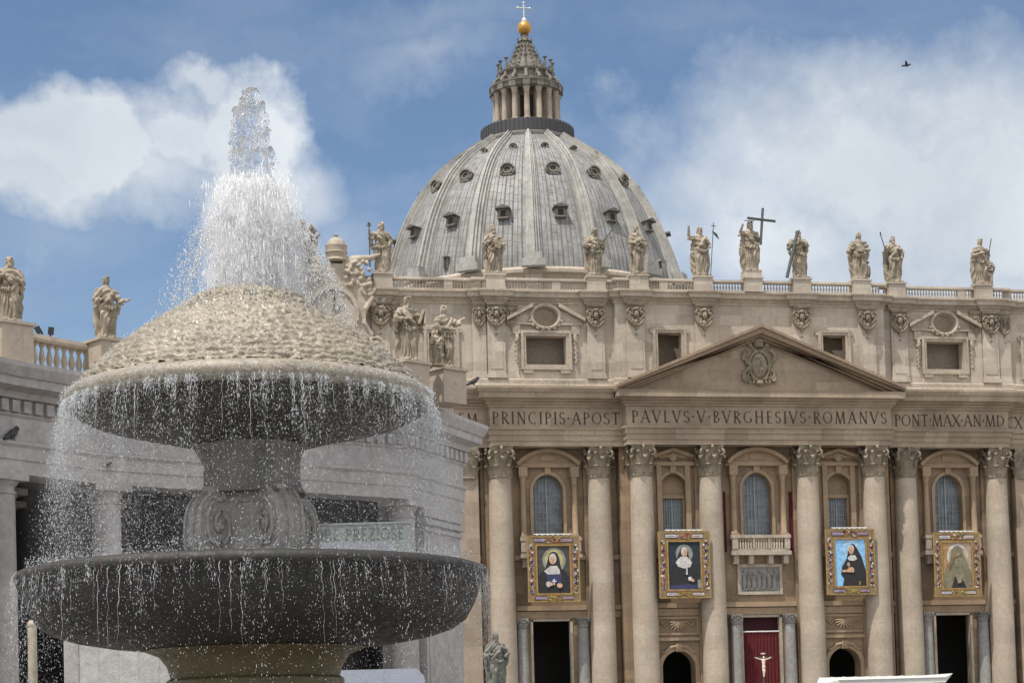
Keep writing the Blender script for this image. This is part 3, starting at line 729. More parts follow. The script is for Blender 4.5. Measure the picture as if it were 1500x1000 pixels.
# ---- loggia windows
def loggia_frame(hw, zs, zt, seg_ped, pw, zped, ztop):
    m = MB()
    o = [(-hw - .35, 16.2)] + [(-x, z) for x, z in arc(0, zs, hw + .35, zt - zs + .35, 0, 90, 12)] + arc(0, zs, hw + .35, zt - zs + .35, 90, 0, 12)[1:] + [(hw + .35, 16.2)]
    i = [(-hw, 16.2)] + [(-x, z) for x, z in arc(0, zs, hw, zt - zs, 0, 90, 12)] + arc(0, zs, hw, zt - zs, 90, 0, 12)[1:] + [(hw, 16.2)]
    m.strip(o, i, -.18, .0)
    m.box(-.35, .35, -.34, 0, zt + .05, zt + .85)
    for s in (-1, 1):
        cx = s * (pw - .75)
        if seg_ped:
            m.lathe([(.42, 16.4), (.42, 16.6), (.34, 16.7), (.34, 19), (.29, 22.3), (.36, 22.4), (.3, 22.5), (.42, 23.1), (.46, 23.2)], cx, -.5, 14)
            m.box(cx - .5, cx + .5, -1.0, 0, 23.2, 24.3); m.box(cx - .5, cx + .5, -1.0, 0, 15.6, 16.4)
        else:
            m.box(cx - .3, cx + .3, -.3, 0, 16.2, 24.3)
    m.box(-pw, pw, -.55 if seg_ped else -.4, 0, 24.3, 24.75)
    if seg_ped:
        rise = ztop - zped; rad = (pw * pw + rise * rise) / (2 * rise); h = math.degrees(math.asin(pw / rad))
        o = arc(0, ztop - rad, rad, rad, 90 + h, 90 - h, 18); i = arc(0, ztop - rad, rad - .42, rad - .42, 90 + h, 90 - h, 18)
        m.strip(o, i, -.95, 0); m.prism([(x, z) for x, z in reversed(i)], -.3, 0)
        m.box(-.8, .8, -.42, -.3, zped + .3, ztop - .75)
    else:
        for s in (-1, 1):
            q = [(0, ztop), (s * pw, zped + .1), (s * pw, zped - .3), (0, ztop - .42)]
            m.prism(q if s < 0 else q[::-1], -.6, 0)
        m.prism([(-pw + .2, zped - .25), (pw - .2, zped - .25), (0, ztop - .4)], -.2, 0)
        m.ball((0, -.3, zped - .15), (.5, .25, .55), 10, 8)
        for s in (-1, 1): m.tube([(s * .3, -.3, zped + .2), (s * .7, -.3, zped - .1), (s * 1.2, -.3, zped + .05)], .13, 6)
    return m
def lattice(hw, z0, zs, zt, ny):
    m = MB()
    def topz(x): return zs + (zt - zs) * math.sqrt(max(0, 1 - (x / hw) ** 2)) if zs < zt else zt
    for x in np.linspace(-hw, hw, 9)[1:-1]: m.box(x - .03, x + .03, -.06, 0, z0, topz(x) - .02)
    m.box(-.07, .07, -.12, -.06, z0, zt - .02)
    for z in np.arange(z0 + .6, zt, .62):
        w = hw if z < zs else hw * math.sqrt(max(0, 1 - ((z - zs) / (zt - zs)) ** 2)) if zt > zs else hw
        m.box(-w + .03, w - .03, -.09, -.06, z - .025, z + .025)
    return m
big_fr = loggia_frame(1.75, 21.6, 23.5, True, 3.75, 24.75, 26.4).mesh('frame', 'bayframe', 40)
sm_fr = loggia_frame(1.5, 21.9, 23.4, False, 2.45, 25.45, 26.35).mesh('frame', 'bayframe', 40)
gp = MB(); gp.box(-1.85, 1.85, 1.0, 1.06, 16.1, 23.6); big_gl = gp.mesh('glass', 'glass')
lt1 = lattice(1.75, 16.2, 21.6, 23.5, 9); lt1.xf(Matrix.Translation((0, .95, 0))); lt1 = lt1.mesh('glazing_bars', 'lattice')
gp = MB(); gp.box(-1.25, 1.25, 1.0, 1.06, 16.1, 20.6); sm_gl = gp.mesh('glass', 'glass')
lt2 = lattice(1.2, 16.2, 20.6, 20.6, 5); lt2.xf(Matrix.Translation((0, .95, 0))); lt2 = lt2.mesh('glazing_bars', 'lattice')
nb = MB(); nb.box(-1.6, 1.6, 1.12, 1.5, 16.1, 23.5); nb.box(-1.49, 1.49, .5, 1.1, 20.62, 21.05); nb.box(-1.49, -1.22, .6, 1.1, 16.2, 20.6); nb.box(1.22, 1.49, .6, 1.1, 16.2, 20.6)
niche = nb.mesh('niche', 'bayframe')
for x in (-24.4, 0, 24.4):
    w = link('loggia_window', big_fr, bas, (x, wallY(x), 0)); subpart('glass', big_gl, w); subpart('glazing_bars', lt1, w)
for x in (-10, 10):
    w = link('loggia_window', sm_fr, bas, (x, -1.6, 0)); subpart('glass', sm_gl, w); subpart('glazing_bars', lt2, w); subpart('niche', niche, w)
# ---- balconies
def balus(m, x, y, z0, h, r, seg=8):
    m.lathe([(r * .8, z0), (r * .8, z0 + .08 * h), (r * .5, z0 + .12 * h), (r, z0 + .38 * h), (r * .9, z0 + .5 * h), (r * .42, z0 + .78 * h), (r * .8, z0 + .9 * h), (r * .8, z0 + h)], x, y, seg)
def balcony(hw, out):
    a = MB(); a.box(-hw, hw, -out, 0, 13.9, 14.35); a.box(-hw + .15, hw - .15, -out + .15, 0, 14.36, 14.6); a.box(-hw, hw, -out, -out + .45, 15.85, 16.2)
    for s in (-1, 1):
        a.box(*sorted((s * hw, s * (hw - .45))), -out + .45, 0, 15.85, 16.2)
        a.box(*sorted((s * (hw - .1), s * (hw - .75))), -out + .06, -out + .4, 14.61, 15.85)
    for x in (-hw + .55, -hw / 3, hw / 3, hw - .55):
        a.prism([(x - .28, 12.9), (x + .28, 12.9), (x + .28, 13.9), (x - .28, 13.9)], -out * .75, 0)
    b = MB(); w = hw - .8
    for g0 in (-1, 0, 1):
        for k in range(5): balus(b, g0 * w * .68 + (k - 2) * .32, -out + .22, 14.61, 1.24, .14)
    for g0 in (-.5, .5): b.box(g0 * w * .68 - .12 + .0, g0 * w * .68 + .12, -out + .06, -out + .4, 14.61, 15.85)
    return a.mesh('balcony', 'trim'), b.mesh('balusters', 'trim', 50)
bm, bl = balcony(3.55, 1.25)
for x in (0, -24.4, 24.4):
    o = link('balcony', bm, bas, (x, wallY(x), 0)); subpart('balusters', bl, o)
# ---- relief over the middle door
rp = MB(); rp.strip([(-2.7, 9.4), (-2.7, 12.9), (2.7, 12.9), (2.7, 9.4), (-2.7, 9.4)], [(-2.35, 9.75), (-2.35, 12.55), (2.35, 12.55), (2.35, 9.75), (-2.35, 9.75)], -1.85, -1.6)
rp_o = link('relief_panel', rp.mesh('relief_panel', 'trim'), bas)
rf_ = MB(); rf_.box(-2.35, 2.35, -1.66, -1.6, 9.75, 12.55); rnd = random.Random(5)
for x in (-1.9, -1.35, -.75, -.1, .5, 1.1, 1.75):
    zz = 9.85 + rnd.uniform(0, .2); hh = rnd.uniform(1.9, 2.4)
    rf_.ball((x, -1.72, zz + hh * .4), (.26, .16, hh * .42), 10, 8); rf_.ball((x + rnd.uniform(-.1, .1), -1.78, zz + hh * .93), (.15, .14, .19), 8, 6)
    rf_.tube([(x, -1.8, zz + hh * .72), (x + rnd.uniform(-.5, .5), -1.84, zz + hh * .55), (x + rnd.uniform(-.6, .6), -1.8, zz + hh * .75)], .07, 6)
    rf_.tube([(x - .1, -1.76, zz + .5), (x - .2 + rnd.uniform(-.2, .2), -1.78, zz)], .1, 6)
subpart('carving', rf_.mesh('carving', 'granite', 60), rp_o, (0, 0, 0))
# ---- doorways with their granite columns, and the small arches with shell panels
dc = shaft(.68, .58, FL + .6, 5.95, 24).mesh('door_column', 'granite', 40)
dcap = corinthian(.58, 1.1).mesh('capital', 'granite', 60)
def doorway(hw):
    m = MB()
    for s in (-1, 1): m.box(*sorted((s * (hw + .02), s * (hw - .28))), -.1, .6, FL, 7.0)
    m.box(-hw + .02, hw - .02, -.1, .6, 6.8, 7.08)
    return m.mesh('doorway', 'trim')
for x, hw, oc in ((-24.4, 2.45, 3.55), (0, 2.5, 3.25), (24.4, 2.45, 3.55)):
    o = link('doorway', doorway(hw), bas, (x, wallY(x), 0))
    for s in (-1, 1):
        c = subpart('door_column', dc, o, (s * oc, -.62, 0)); k = subpart('capital', dcap, o, (s * oc, -.62, 5.98))
def small_arch():
    m = MB()
    o = [(-2.45, FL)] + [(-x, z) for x, z in arc(0, 1.15, 2.45, 2.45, 0, 90, 12)] + arc(0, 1.15, 2.45, 2.45, 90, 0, 12)[1:] + [(2.45, FL)]
    i = [(-1.95, FL)] + [(-x, z) for x, z in arc(0, 1.15, 1.95, 1.95, 0, 90, 12)] + arc(0, 1.15, 1.95, 1.95, 90, 0, 12)[1:] + [(1.95, FL)]
    m.strip(o, i, -.15, 0); m.box(-.35, .35, -.4, 0, 3.0, 3.9); m.ball((0, -.4, 3.4), (.3, .2, .4), 10, 8)
    for s in (-1, 1): m.tube([(s * .3, -.2, 3.6), (s * 1.0, -.25, 3.5), (s * 1.6, -.2, 2.9), (s * 2.0, -.2, 2.95)], [.2, .18, .15, .1], 6)
    m.box(-2.7, 2.7, -.35, 0, 4.25, 4.6)
    m.strip([(-2.5, 4.9), (-2.5, 7.0), (2.5, 7.0), (2.5, 4.9), (-2.5, 4.9)], [(-2.25, 5.15), (-2.25, 6.75), (2.25, 6.75), (2.25, 5.15), (-2.25, 5.15)], -.14, 0)
    for k in range(9):
        a = PI * k / 8; m.tube([(0, -.12, 6.35), (.9 * math.cos(a) * .5, -.2, 6.35 - .45 * math.sin(a)), (1.15 * math.cos(a), -.1, 6.35 - .95 * math.sin(a))], [.05, .12, .1], 6)
    for s in (-1, 1): m.tube([(s * 1.2, -.1, 6.3), (s * 1.6, -.15, 5.9), (s * 2.0, -.1, 6.4)], .1, 6)
    return m.mesh('archway', 'bayframe', 50)
sa_ = small_arch()
for x in (-10, 10): link('archway', sa_, bas, (x, -1.6, 0))

# ================================================================== ATTIC
at_ = MB()
def attic_holes(x0, x1):
    h = [(-25.95 - .65 + 0, 0, 0, 0)]
    return []
WB = [(s * 24.3 - 2.35, s * 24.3 + 2.35, 36.0, 39.3) for s in (-1, 1)]
OV = [(s * 24.3 - 1.45, s * 24.3 + 1.45, 40.35, 42.65) for s in (-1, 1)]
WS = [(s * 10.0 - 1.5, s * 10.0 + 1.5, 35.4, 39.75) for s in (-1, 1)]
WE = [(s * 36.3 - 1.5, s * 36.3 + 1.5, 35.4, 39.75) for s in (-1, 1)]
wall_cells(at_, -16.3, 16.3, 33.05, 43.1, -1.9, WS, 1.2)
for s in (-1, 1):
    a, b = sorted((s * 16.3, s * 32.6)); wall_cells(at_, a, b, 33.05, 43.1, -.8, [h for h in WB + OV if a < h[0] < b], 1.2)
    cx = s * 24.3
    for q in (0, 90, 180, 270):                                       # oval inside its square hole
        p = arc(cx, 41.5, 1.45, 1.15, q, q + 90, 8); cn = (cx + 1.45 * (1 if q in (0, 270) else -1), 41.5 + 1.15 * (1 if q < 180 else -1))
        for i in range(8): at_.prism([p[i], cn, p[i + 1]][::1], -.8, .4)
    a, b = sorted((s * 32.6, s * XE)); wall_cells(at_, a, b, 33.05, 43.1, -.3, [h for h in WE if a < h[0] < b], 1.2)
link('attic_wall', at_.mesh('attic_wall', 'attic'), bas)
rc = MB()
rc.box(-52, 52, 1.3, 1.6, 33.9, 43.2); rc.box(-52, 52, .92, 1.28, 40.0, 40.3)
link('attic_back_wall', rc.mesh('attic_back_wall', 'recess'), bas)
ab = MB()
ah = [(-XE, 30), (-XE, -.3), (-32.6, -.3), (-32.6, -.8), (-16.3, -.8), (-16.3, -1.9)]
ab.sweep([(-.3, 33.04), (.55, 33.04), (.55, 33.6), (.42, 33.7), (.42, 34.2), (.3, 34.35), (-.3, 34.36)], mirror_path(ah))
link('attic_base', ab.mesh('attic_base', 'trim'), bas)
PILX = [(5.89, 2.0), (14.03, 2.0), (18.5, 2.0), (30.1, 2.1), (43.2, 2.0), (55, 2.0)]
PSTEP = []
def ornament():
    m = MB(); rnd = random.Random(11)
    m.box(-1.0, 1.0, -.25, .1, 1.75, 2.0); m.box(-.95, .95, -.12, .1, 1.5, 1.75)
    for s in (-1, 1):
        tp = []
        for t in np.linspace(0, 6.5, 16):
            rr = .36 * (1 - t / 9); tp.append((s * (.62 + rr * math.cos(t)), -.22, 1.15 + rr * math.sin(t)))
        m.tube(tp, .1, 6)
        m.tube([(s * .95, -.12, .9), (s * .8, -.18, .45), (s * .45, -.22, .12), (0, -.2, -.05)], [.12, .15, .15, .12], 6)
        for k in range(4): m.ball((s * (.35 + .12 * k), -.2, .35 + .14 * k), .13, 8, 6)
    m.ball((0, -.2, .95), (.26, .26, .36), 12, 10); m.ball((0, -.45, .9), (.07, .1, .12), 6, 6); m.ball((0, -.2, 1.4), (.36, .28, .16), 10, 6)
    for s in (-1, 1): m.ball((s * .11, -.42, 1.02), (.07, .06, .05), 6, 5); m.ball((s * .13, -.4, .82), (.1, .08, .08), 6, 5)
    for k in range(70):
        a = rnd.uniform(0, 2 * PI); q = rnd.uniform(.38, .8); m.ball((q * math.cos(a), -.18 - .12 * rnd.random(), .8 + q * 1.0 * math.sin(a)), rnd.uniform(.05, .12), 6, 5)
    m.ball((0, -.15, .3), (.3, .22, .25), 10, 8); m.ball((0, -.12, -.25), (.14, .12, .2), 8, 6); m.ball((0, -.1, -.75), (.11, .1, .11), 8, 6)
    return m
orn = ornament(); orn.xf(Matrix.Translation((0, 0, 40.35)) @ Matrix.Diagonal((1.08, 1.5, 1.32, 1))); orn_me = orn.mesh('carved_capital', 'capital', 55)
apm = MB()
apm.box(-1.0, 1.0, 0, .6, 34.36, 43.1); apm.box(-1.15, 1.15, -.12, .6, 34.37, 34.75); apm.box(-1.07, 1.07, -.06, .6, 34.75, 34.95)
apm.box(-.72, .72, -.05, .1, 35.4, 40.6)
ap_me = apm.mesh('attic_pilaster', 'attic')
hp = MB(); hp.box(-.75, .75, 0, .6, 34.36, 43.1); hp.box(-.85, .85, -.1, .6, 34.37, 34.75); hp_me = hp.mesh('attic_pilaster', 'attic')
for s in (-1, 1):
    for x, w in PILX:
        o = link('attic_pilaster', ap_me, bas, (s * x, atticY(x) - .42, 0)); subpart('carved_capital', orn_me, o)
    for x in (32.0, 15.75, 41.7, 28.3):
        y = {32.0: -1.0, 15.75: -1.05, 41.7: -.5, 28.3: -.98}[x]
        if x == 15.75: continue
        o = link('attic_pilaster', hp_me, bas, (s * x, y, 0)); k = subpart('carved_capital', orn_me, o, (0, 0, 0)); k.scale = (.7, .6, 1)
# attic windows
def big_attic_window():
    m = MB()
    def fr(a, y0): m.strip([(-2.35 - a, 36 - a), (-2.35 - a, 39.3 + a), (2.35 + a, 39.3 + a), (2.35 + a, 36 - a), (-2.35 - a, 36 - a)], [(-2.35 - a + .3, 36 - a + .3), (-2.35 - a + .3, 39.3 + a - .3), (2.35 + a - .3, 39.3 + a - .3), (2.35 + a - .3, 36 - a + .3), (-2.35 - a + .3, 36 - a + .3)], y0, 0)
    fr(.3, -.22); fr(.6, -.34)
    for s in (-1, 1): m.box(*sorted((s * 1.6, s * 2.75)), -.3, 0, 35.0, 35.4)
    for s in (-1, 1):                                                 # broken pediment
        q = [(s * 1.5, 43.0), (s * 4.55, 41.35), (s * 4.55, 40.95), (s * 1.5, 42.55)]; m.prism(q if s < 0 else q[::-1], -.75, 0)
        q = [(s * 1.5, 42.5), (s * 4.2, 41.05), (s * 4.2, 40.75), (s * 1.5, 40.75)]; m.prism(q if s < 0 else q[::-1], -.15, 0)
        m.box(*sorted((s * 1.5, s * 4.2)), -.4, 0, 40.55, 40.75)
        m.box(*sorted((s * 3.0, s * 3.9)), -.35, 0, 39.5, 40.5)
        m.tube([(s * 3.4, -.25, 39.4), (s * 3.35, -.4, 39.0), (s * 3.5, -.3, 38.6)], .22, 8)
        for k in range(9): m.ball((s * (3.42 + .06 * (k % 2)), -.2, 38.4 - k * .27), (.24 - .012 * k, .18, .18), 8, 6)
    o = arc(0, 41.5, 1.85, 1.5, 0, 360, 28); i = arc(0, 41.5, 1.45, 1.15, 0, 360, 28); m.strip(o, i, -.4, 0)
    m.tube([(x, -.4, z) for x, z in arc(0, 41.5, 1.65, 1.33, 0, 360, 28)], .14, 6)
    for a in range(200, 341, 20): m.ball((1.9 * math.cos(R(a)), -.3, 41.5 + 1.5 * math.sin(R(a))), (.26, .2, .2), 8, 6)
    return m.mesh('attic_window', 'trim', 45)
baw = big_attic_window()
for s in (-1, 1): link('attic_window', baw, bas, (s * 24.3, -.8, 0))
saw = MB()
for a, y0 in ((.2, -.16), (.5, -.28)):
    saw.strip([(-1.5 - a, 35.0), (-1.5 - a, 39.75 + a), (1.5 + a, 39.75 + a), (1.5 + a, 35.0)], [(-1.5 - a + .3, 35.0), (-1.5 - a + .3, 39.75 + a - .3), (1.5 + a - .3, 39.75 + a - .3), (1.5 + a - .3, 35.0)], y0, 0)
for s in (-1, 1): saw.box(*sorted((s * 1.6, s * 2.35)), -.24, 0, 39.6, 40.1)
saw = saw.mesh('attic_window', 'trim')
for x in (-10, 10, -36.3, 36.3): link('attic_window', saw, bas, (x, atticY(x), 0))
# attic cornice breaking forward over each pilaster
path = [(-XE, 30), (-XE, -.3)]
allp = sorted([(s * x, w) for s in (-1, 1) for x, w in PILX])
for x, w in allp:
    b = atticY(x)
    for xx, yy in ((x - 1.15, b), (x - 1.15, b - .42), (x + 1.15, b - .42), (x + 1.15, b)): path.append((xx, yy))
    nxt = [(32.6 if x > 0 else 0)]
    if abs(x + 43.2) < .1: path += [(-32.6, -.3), (-32.6, -.8)]
    if abs(x + 18.5) < .1: path += [(-16.3, -.8), (-16.3, -1.9)]
    if abs(x - 14.03) < .1: path += [(16.3, -1.9), (16.3, -.8)]
    if abs(x - 30.1) < .1: path += [(32.6, -.8), (32.6, -.3)]
path += [(XE, -.3), (XE, 30)]
acn = MB(); acn.sweep([(-.4, 42.95), (.1, 42.95), (.1, 43.2), (.3, 43.35), (.3, 43.5), (.75, 43.62), (.75, 44.0), (.95, 44.2), (.95, 44.3), (-.9, 44.36)], path)
link('attic_cornice', acn.mesh('attic_cornice', 'trim'), bas)
# balustrade
balo = MB()
bp = [(-XE, 8), (-XE, -.55), (-32.6, -.55), (-32.6, -1.05), (-16.3, -1.05), (-16.3, -2.15)]
bpath = mirror_path(bp)
balo.sweep([(-.35, 44.37), (.22, 44.37), (.22, 44.62), (-.35, 44.62)], bpath); balo.sweep([(-.35, 45.5), (.25, 45.5), (.28, 45.62), (.25, 45.85), (-.35, 45.85)], bpath)
def yb(x): return atticY(x) - .25
STX = [-42.9, -30.1, -18.35, -13.6, -5.95, .1, 6.0, 13.4, 18.2, 29.25]
pedx = STX + [42.9, -55, 55]
for x in np.arange(-54, 54, 6.2):                                     # plain dies between the statues
    if min(abs(x - p) for p in pedx) > 2.4: balo.box(x - .5, x + .5, yb(x) - .2, yb(x) + .33, 44.62, 45.5); pedx.append(x + 0.0)
b_o = link('balustrade', balo.mesh('balustrade', 'attic'), bas)
bls = MB()
for x in np.arange(-57, 57, .36):
    if min(abs(x - p) - (1.15 if p in STX else .6) for p in pedx) > 0 and abs(abs(x) - 16.3) > .3 and abs(abs(x) - 32.6) > .3:
        balus(bls, x, yb(x) + .05, 44.62, .88, .13, 6)
tag(subpart('balusters', bls.mesh('balusters', 'attic', 60), b_o), kind='stuff')
sp = MB(); sp.box(-1.05, 1.05, -.9, .9, 44.38, 45.95); sp.box(-1.18, 1.18, -1.02, 1.02, 45.95, 46.12); sp.box(-1.15, 1.15, -1.0, 1.0, 44.37, 44.6)
sp_me = sp.mesh('statue_pedestal', 'attic')
for x in STX: link('statue_pedestal', sp_me, bas, (x, atticY(x) - .15, 0))

# ================================================================== DOME
DY = 114.6; DX = -.85; DS = .952
dome = thing('dome', 'huge ribbed grey lead dome with rows of small dormers, rising behind the church front', 'dome', (DX, DY, 20))
DP = [(q0 * (.952 if q1 < 97 else 1), q1) for q0, q1 in [(27.4, 70.4), (27.2, 71.8), (26.9, 73.3), (26.3, 75.3), (25.4, 78.2), (24.2, 81.3), (22.8, 84.2), (21.0, 87.2), (19.0, 89.9), (16.6, 92.4), (13.8, 94.7), (11.0, 96.6), (8.3, 98.2)]]
def dome_prof(t):
    k = t * (len(DP) - 1); i = min(int(k), len(DP) - 2); f = k - i
    p0 = DP[max(i - 1, 0)]; p1 = DP[i]; p2 = DP[i + 1]; p3 = DP[min(i + 2, len(DP) - 1)]
    cr = lambda a, b, c, d: .5 * (2 * b + (c - a) * f + (2 * a - 5 * b + 4 * c - d) * f * f + (3 * b - a - 3 * c + d) * f ** 3)
    return cr(p0[0], p1[0], p2[0], p3[0]), cr(p0[1], p1[1], p2[1], p3[1])
def rz(z):
    for i in range(len(DP) - 1):
        if DP[i][1] <= z <= DP[i + 1][1]:
            f = (z - DP[i][1]) / (DP[i + 1][1] - DP[i][1]); return DP[i][0] + f * (DP[i + 1][0] - DP[i][0]), math.atan2(DP[i][0] - DP[i + 1][0], DP[i + 1][1] - DP[i][1])
seg, nr = 192, 48
sh = MB(); prof = [dome_prof(j / nr) for j in range(nr + 1)]
for r, z in prof:
    for i in range(seg + 1):
        a = 2 * PI * i / seg - PI / 2 + PI / 16; sh.v.append((r * math.cos(a), r * math.sin(a), z))
for j in range(nr):
    for i in range(seg): k = seg + 1; sh.f.append((j * k + i, j * k + i + 1, (j + 1) * k + i + 1, (j + 1) * k + i)); sh.m.append(0)
shm = sh.mesh('shell', 'lead', 180)
uvl = shm.uv_layers.new(name='UVMap')
li = np.empty(len(shm.loops), 'i'); shm.loops.foreach_get('vertex_index', li)
uvv = np.stack([(li % (seg + 1)) / seg, (li // (seg + 1)) / nr], 1).astype('f'); uvl.data.foreach_set('uv', uvv.ravel())
link('shell', shm, dome, (DX, DY, 0))
# ribs
rb = MB()
for lay, (w0, w1, hh) in enumerate(((2.9, 1.1, .5), (1.7, .66, 1.05), (.7, .28, 1.5))):
    vs = []
    for j in range(nr + 1):
        r, z = dome_prof(j / nr); t = j / nr
        r2, z2 = dome_prof(min(1, t + .01)); r1, z1 = dome_prof(max(0, t - .01))
        nx, nz_ = z2 - z1, r1 - r2; L = math.hypot(nx, nz_); nx /= L; nz_ /= L
        w = (w0 + (w1 - w0) * t) / 2; h = hh * (1 - .35 * t)
        for sx, k in ((-1, -.1), (-1, h), (1, h), (1, -.1)):
            wx = w * (1 if k < 0 else .9)
            vs.append((sx * wx, -(r + nx * k), z + nz_ * k))
    fs = []
    for j in range(nr):
        for q in range(3): fs.append((j * 4 + q, j * 4 + q + 1, (j + 1) * 4 + q + 1, (j + 1) * 4 + q)[::-1])
    rb.add(vs, fs)
rb.box(-1.9, 1.9, -28.7, -27.2, 70.0, 71.2); rb.box(-1.4, 1.4, -28.4, -26.9, 71.2, 72.3)
rib_me = rb.mesh('rib', 'leadrib', 50)
for k in range(16): link('rib', rib_me, dome, (DX, DY, 0), (k + .5) * PI / 8)
# dormers
def dormer(kind):
    m = MB()
    if kind == 0:
        m.box(-1.0, 1.0, -.9, 1.6, -1.0, 1.0); m.cur = 2; m.prism([(-1.6, .9), (1.6, .9), (1.5, 1.15), (0, 1.75), (-1.5, 1.15)], -1.7, 1.6); m.cur = 0; m.box(-1.25, 1.25, -1.1, 1.0, -1.25, -1.0)
        for s in (-1, 1): m.box(*sorted((s * 1.0, s * 1.25)), -.8, 1.0, -1.0, .9)
        m.cur = 1; m.box(-.55, .55, -.96, -.7, -.75, .6)
    elif kind == 1:
        o = arc(0, 0, 1.35, 1.15, 0, 360, 20); i = arc(0, 0, .8, .65, 0, 360, 20); m.strip(o, i, -1.0, 1.6)
        o = arc(0, .1, 1.85, 1.6, 170, 10, 12); i = arc(0, .1, 1.45, 1.2, 170, 10, 12); m.strip(o, i, -1.4, 2.2)
        for s in (-1, 1): m.tube([(s * 1.6, -.8, .3), (s * 1.75, -.8, -.4), (s * 1.3, -.8, -1.2)], [.3, .35, .25], 8)
        m.box(-1.2, 1.2, -.9, .8, -1.6, -1.2)
        m.cur = 2; m.ball((0, -.55, 0), (.85, .15, .7), 16, 8)
    elif kind == 2:
        o = arc(0, 0, 1.0, .8, 0, 360, 18); i = arc(0, 0, .6, .45, 0, 360, 18); m.strip(o, i, -.55, 1.6)
        o = arc(0, .1, 1.35, 1.1, 170, 10, 10); i = arc(0, .1, 1.05, .85, 170, 10, 10); m.strip(o, i, -.8, 1.5)
        m.cur = 1; m.ball((0, -.2, 0), (.65, .15, .5), 14, 8)
    else:
        m.box(-.45, .45, -.5, .8, -1.2, 1.0); m.prism([(-.7, .95), (.7, .95), (0, 1.5)], -.8, .8)
        m.cur = 1; m.box(-.28, .28, -.56, -.3, -1.1, .8)
    m.xf(Matrix.Diagonal([(.78, .9, .74, 1), (.66, .75, .66, 1), (.52, .7, .52, 1), (.9, .9, .9, 1)][kind]))
    return m.mesh('dormer_window', ['dormer', 'dark', 'hood'], 45)
for kind, z, az in ((0, 79.9, range(16)), (1, 88.6, range(16)), (2, 94.2, range(16)), (3, 72.6, (14, 2, 6, 10))):
    me = dormer(kind); r, tl = rz(z)
    for k in az:
        a = k * PI / 8 - 0 + 0
        o = link('dormer_window', me, dome, (DX + r * math.sin(a), DY - r * math.cos(a), z), a)
        o.rotation_euler = (-.35 * tl, 0, a)
# base mouldings and drum
dr = MB()
dr.lathe([(26.4, 20), (26.4, 60.6), (27.6, 61.2), (28.8, 62.0), (28.8, 62.8), (26.7, 63.2), (26.7, 68.2), (27.2, 68.5), (27.5, 69.0), (28.4, 69.3), (28.4, 69.8), (27.9, 70.3), (27.3, 70.45)], 0, 0, 96)
for k in range(32):
    a = k * PI / 16 + PI / 32
    s0 = len(dr.v); dr.box(-1.1, 1.1, -27.1, -26.5, 63.8, 67.8); dr.xf(Matrix.Rotation(a, 4, 'Z'), s0)
    s0 = len(dr.v); dr.tube([(-1.2, -27.1, 67.2), (-.6, -27.35, 66.2), (0, -27.45, 65.9), (.6, -27.35, 66.2), (1.2, -27.1, 67.2)], [.2, .3, .36, .3, .2], 6); dr.xf(Matrix.Rotation(a + PI / 32 if 0 else a, 4, 'Z'), s0)
for k in range(16):
    a = (k + .5) * PI / 8
    s0 = len(dr.v); dr.box(-1.8, 1.8, -29.4, -26.5, 40, 60.6); dr.box(-1.5, 1.5, -27.8, -26.5, 63.2, 69.5)
    dr.box(-2.2, 2.2, -30.2, -26.5, 60.6, 62.6); dr.xf(Matrix.Rotation(a, 4, 'Z'), s0)
dr.xf(Matrix.Diagonal((DS, DS, 1, 1)))
link('drum', dr.mesh('drum', 'trim', 40), dome, (DX, DY, 0))
# ---- lantern
ring = MB(); ring.lathe([(7.2, 97.6), (8.0, 97.9), (8.5, 98.6), (8.5, 98.9), (8.15, 99.0), (5.0, 99.05)], 0, 0, 64, cap=False)
link('lantern_platform', ring.mesh('lantern_platform', 'leadrib', 40), dome, (DX, DY, 0))
rl = MB(); rl.lathe([(8.28, 99.0), (8.28, 101.1), (8.2, 101.2), (8.12, 101.1), (8.12, 99.0)], 0, 0, 96, cap=False)
rl2 = MB()
for k in range(64):
    a = k * 2 * PI / 64; rl2.box(8.28, 8.34, -.06, .06, 99.0, 101.3) if 0 else None
    s0 = len(rl.v); rl.box(8.26, 8.36, -.07, .07, 99.02, 101.3); rl.xf(Matrix.Rotation(a, 4, 'Z'), s0)
link('railing', rl.mesh('railing', 'iron'), dome, (DX, DY, 0))
lan = MB()
lan.lathe([(4.7, 99.0), (4.7, 101.2), (3.9, 101.3), (3.9, 107.6), (6.0, 107.7), (6.35, 107.9), (6.35, 108.4), (6.65, 108.7), (6.65, 108.9), (5.1, 109.05), (4.9, 109.2), (4.75, 110.9), (5.1, 111.05), (5.25, 111.35), (4.6, 111.45)], 0, 0, 64)
for k in range(16):
    a = (k + .5) * PI / 8; s0 = len(lan.v)
    lan.box(-.62, .62, -6.55, -4.0, 107.65, 108.95); lan.box(-.7, .7, -5.9, -4.6, 99.0, 102.0)
    lan.prism([(-.3, 109), (.3, 109), (.3, 110.9), (-.3, 110.9)], -5.15, -4.6); lan.tube([(0, -6.1, 109.1), (0, -5.9, 109.8), (0, -5.2, 110.3), (0, -5.0, 110.9)], [.35, .3, .25, .3], 8)
    lan.ball((0, -4.95, 110.2), (.4, .2, .4), 8, 6)
    lan.xf(Matrix.Rotation(a, 4, 'Z'), s0)
lo = link('lantern', lan.mesh('lantern', 'dormer', 40), dome, (DX, DY, 0))
op = MB()
for k in range(16):
    a = k * PI / 8; s0 = len(op.v); op.box(-.5, .5, -3.97, -3.85, 102.2, 106.6); op.xf(Matrix.Rotation(a, 4, 'Z'), s0)
subpart('openings', op.mesh('openings', 'dark'), lo)
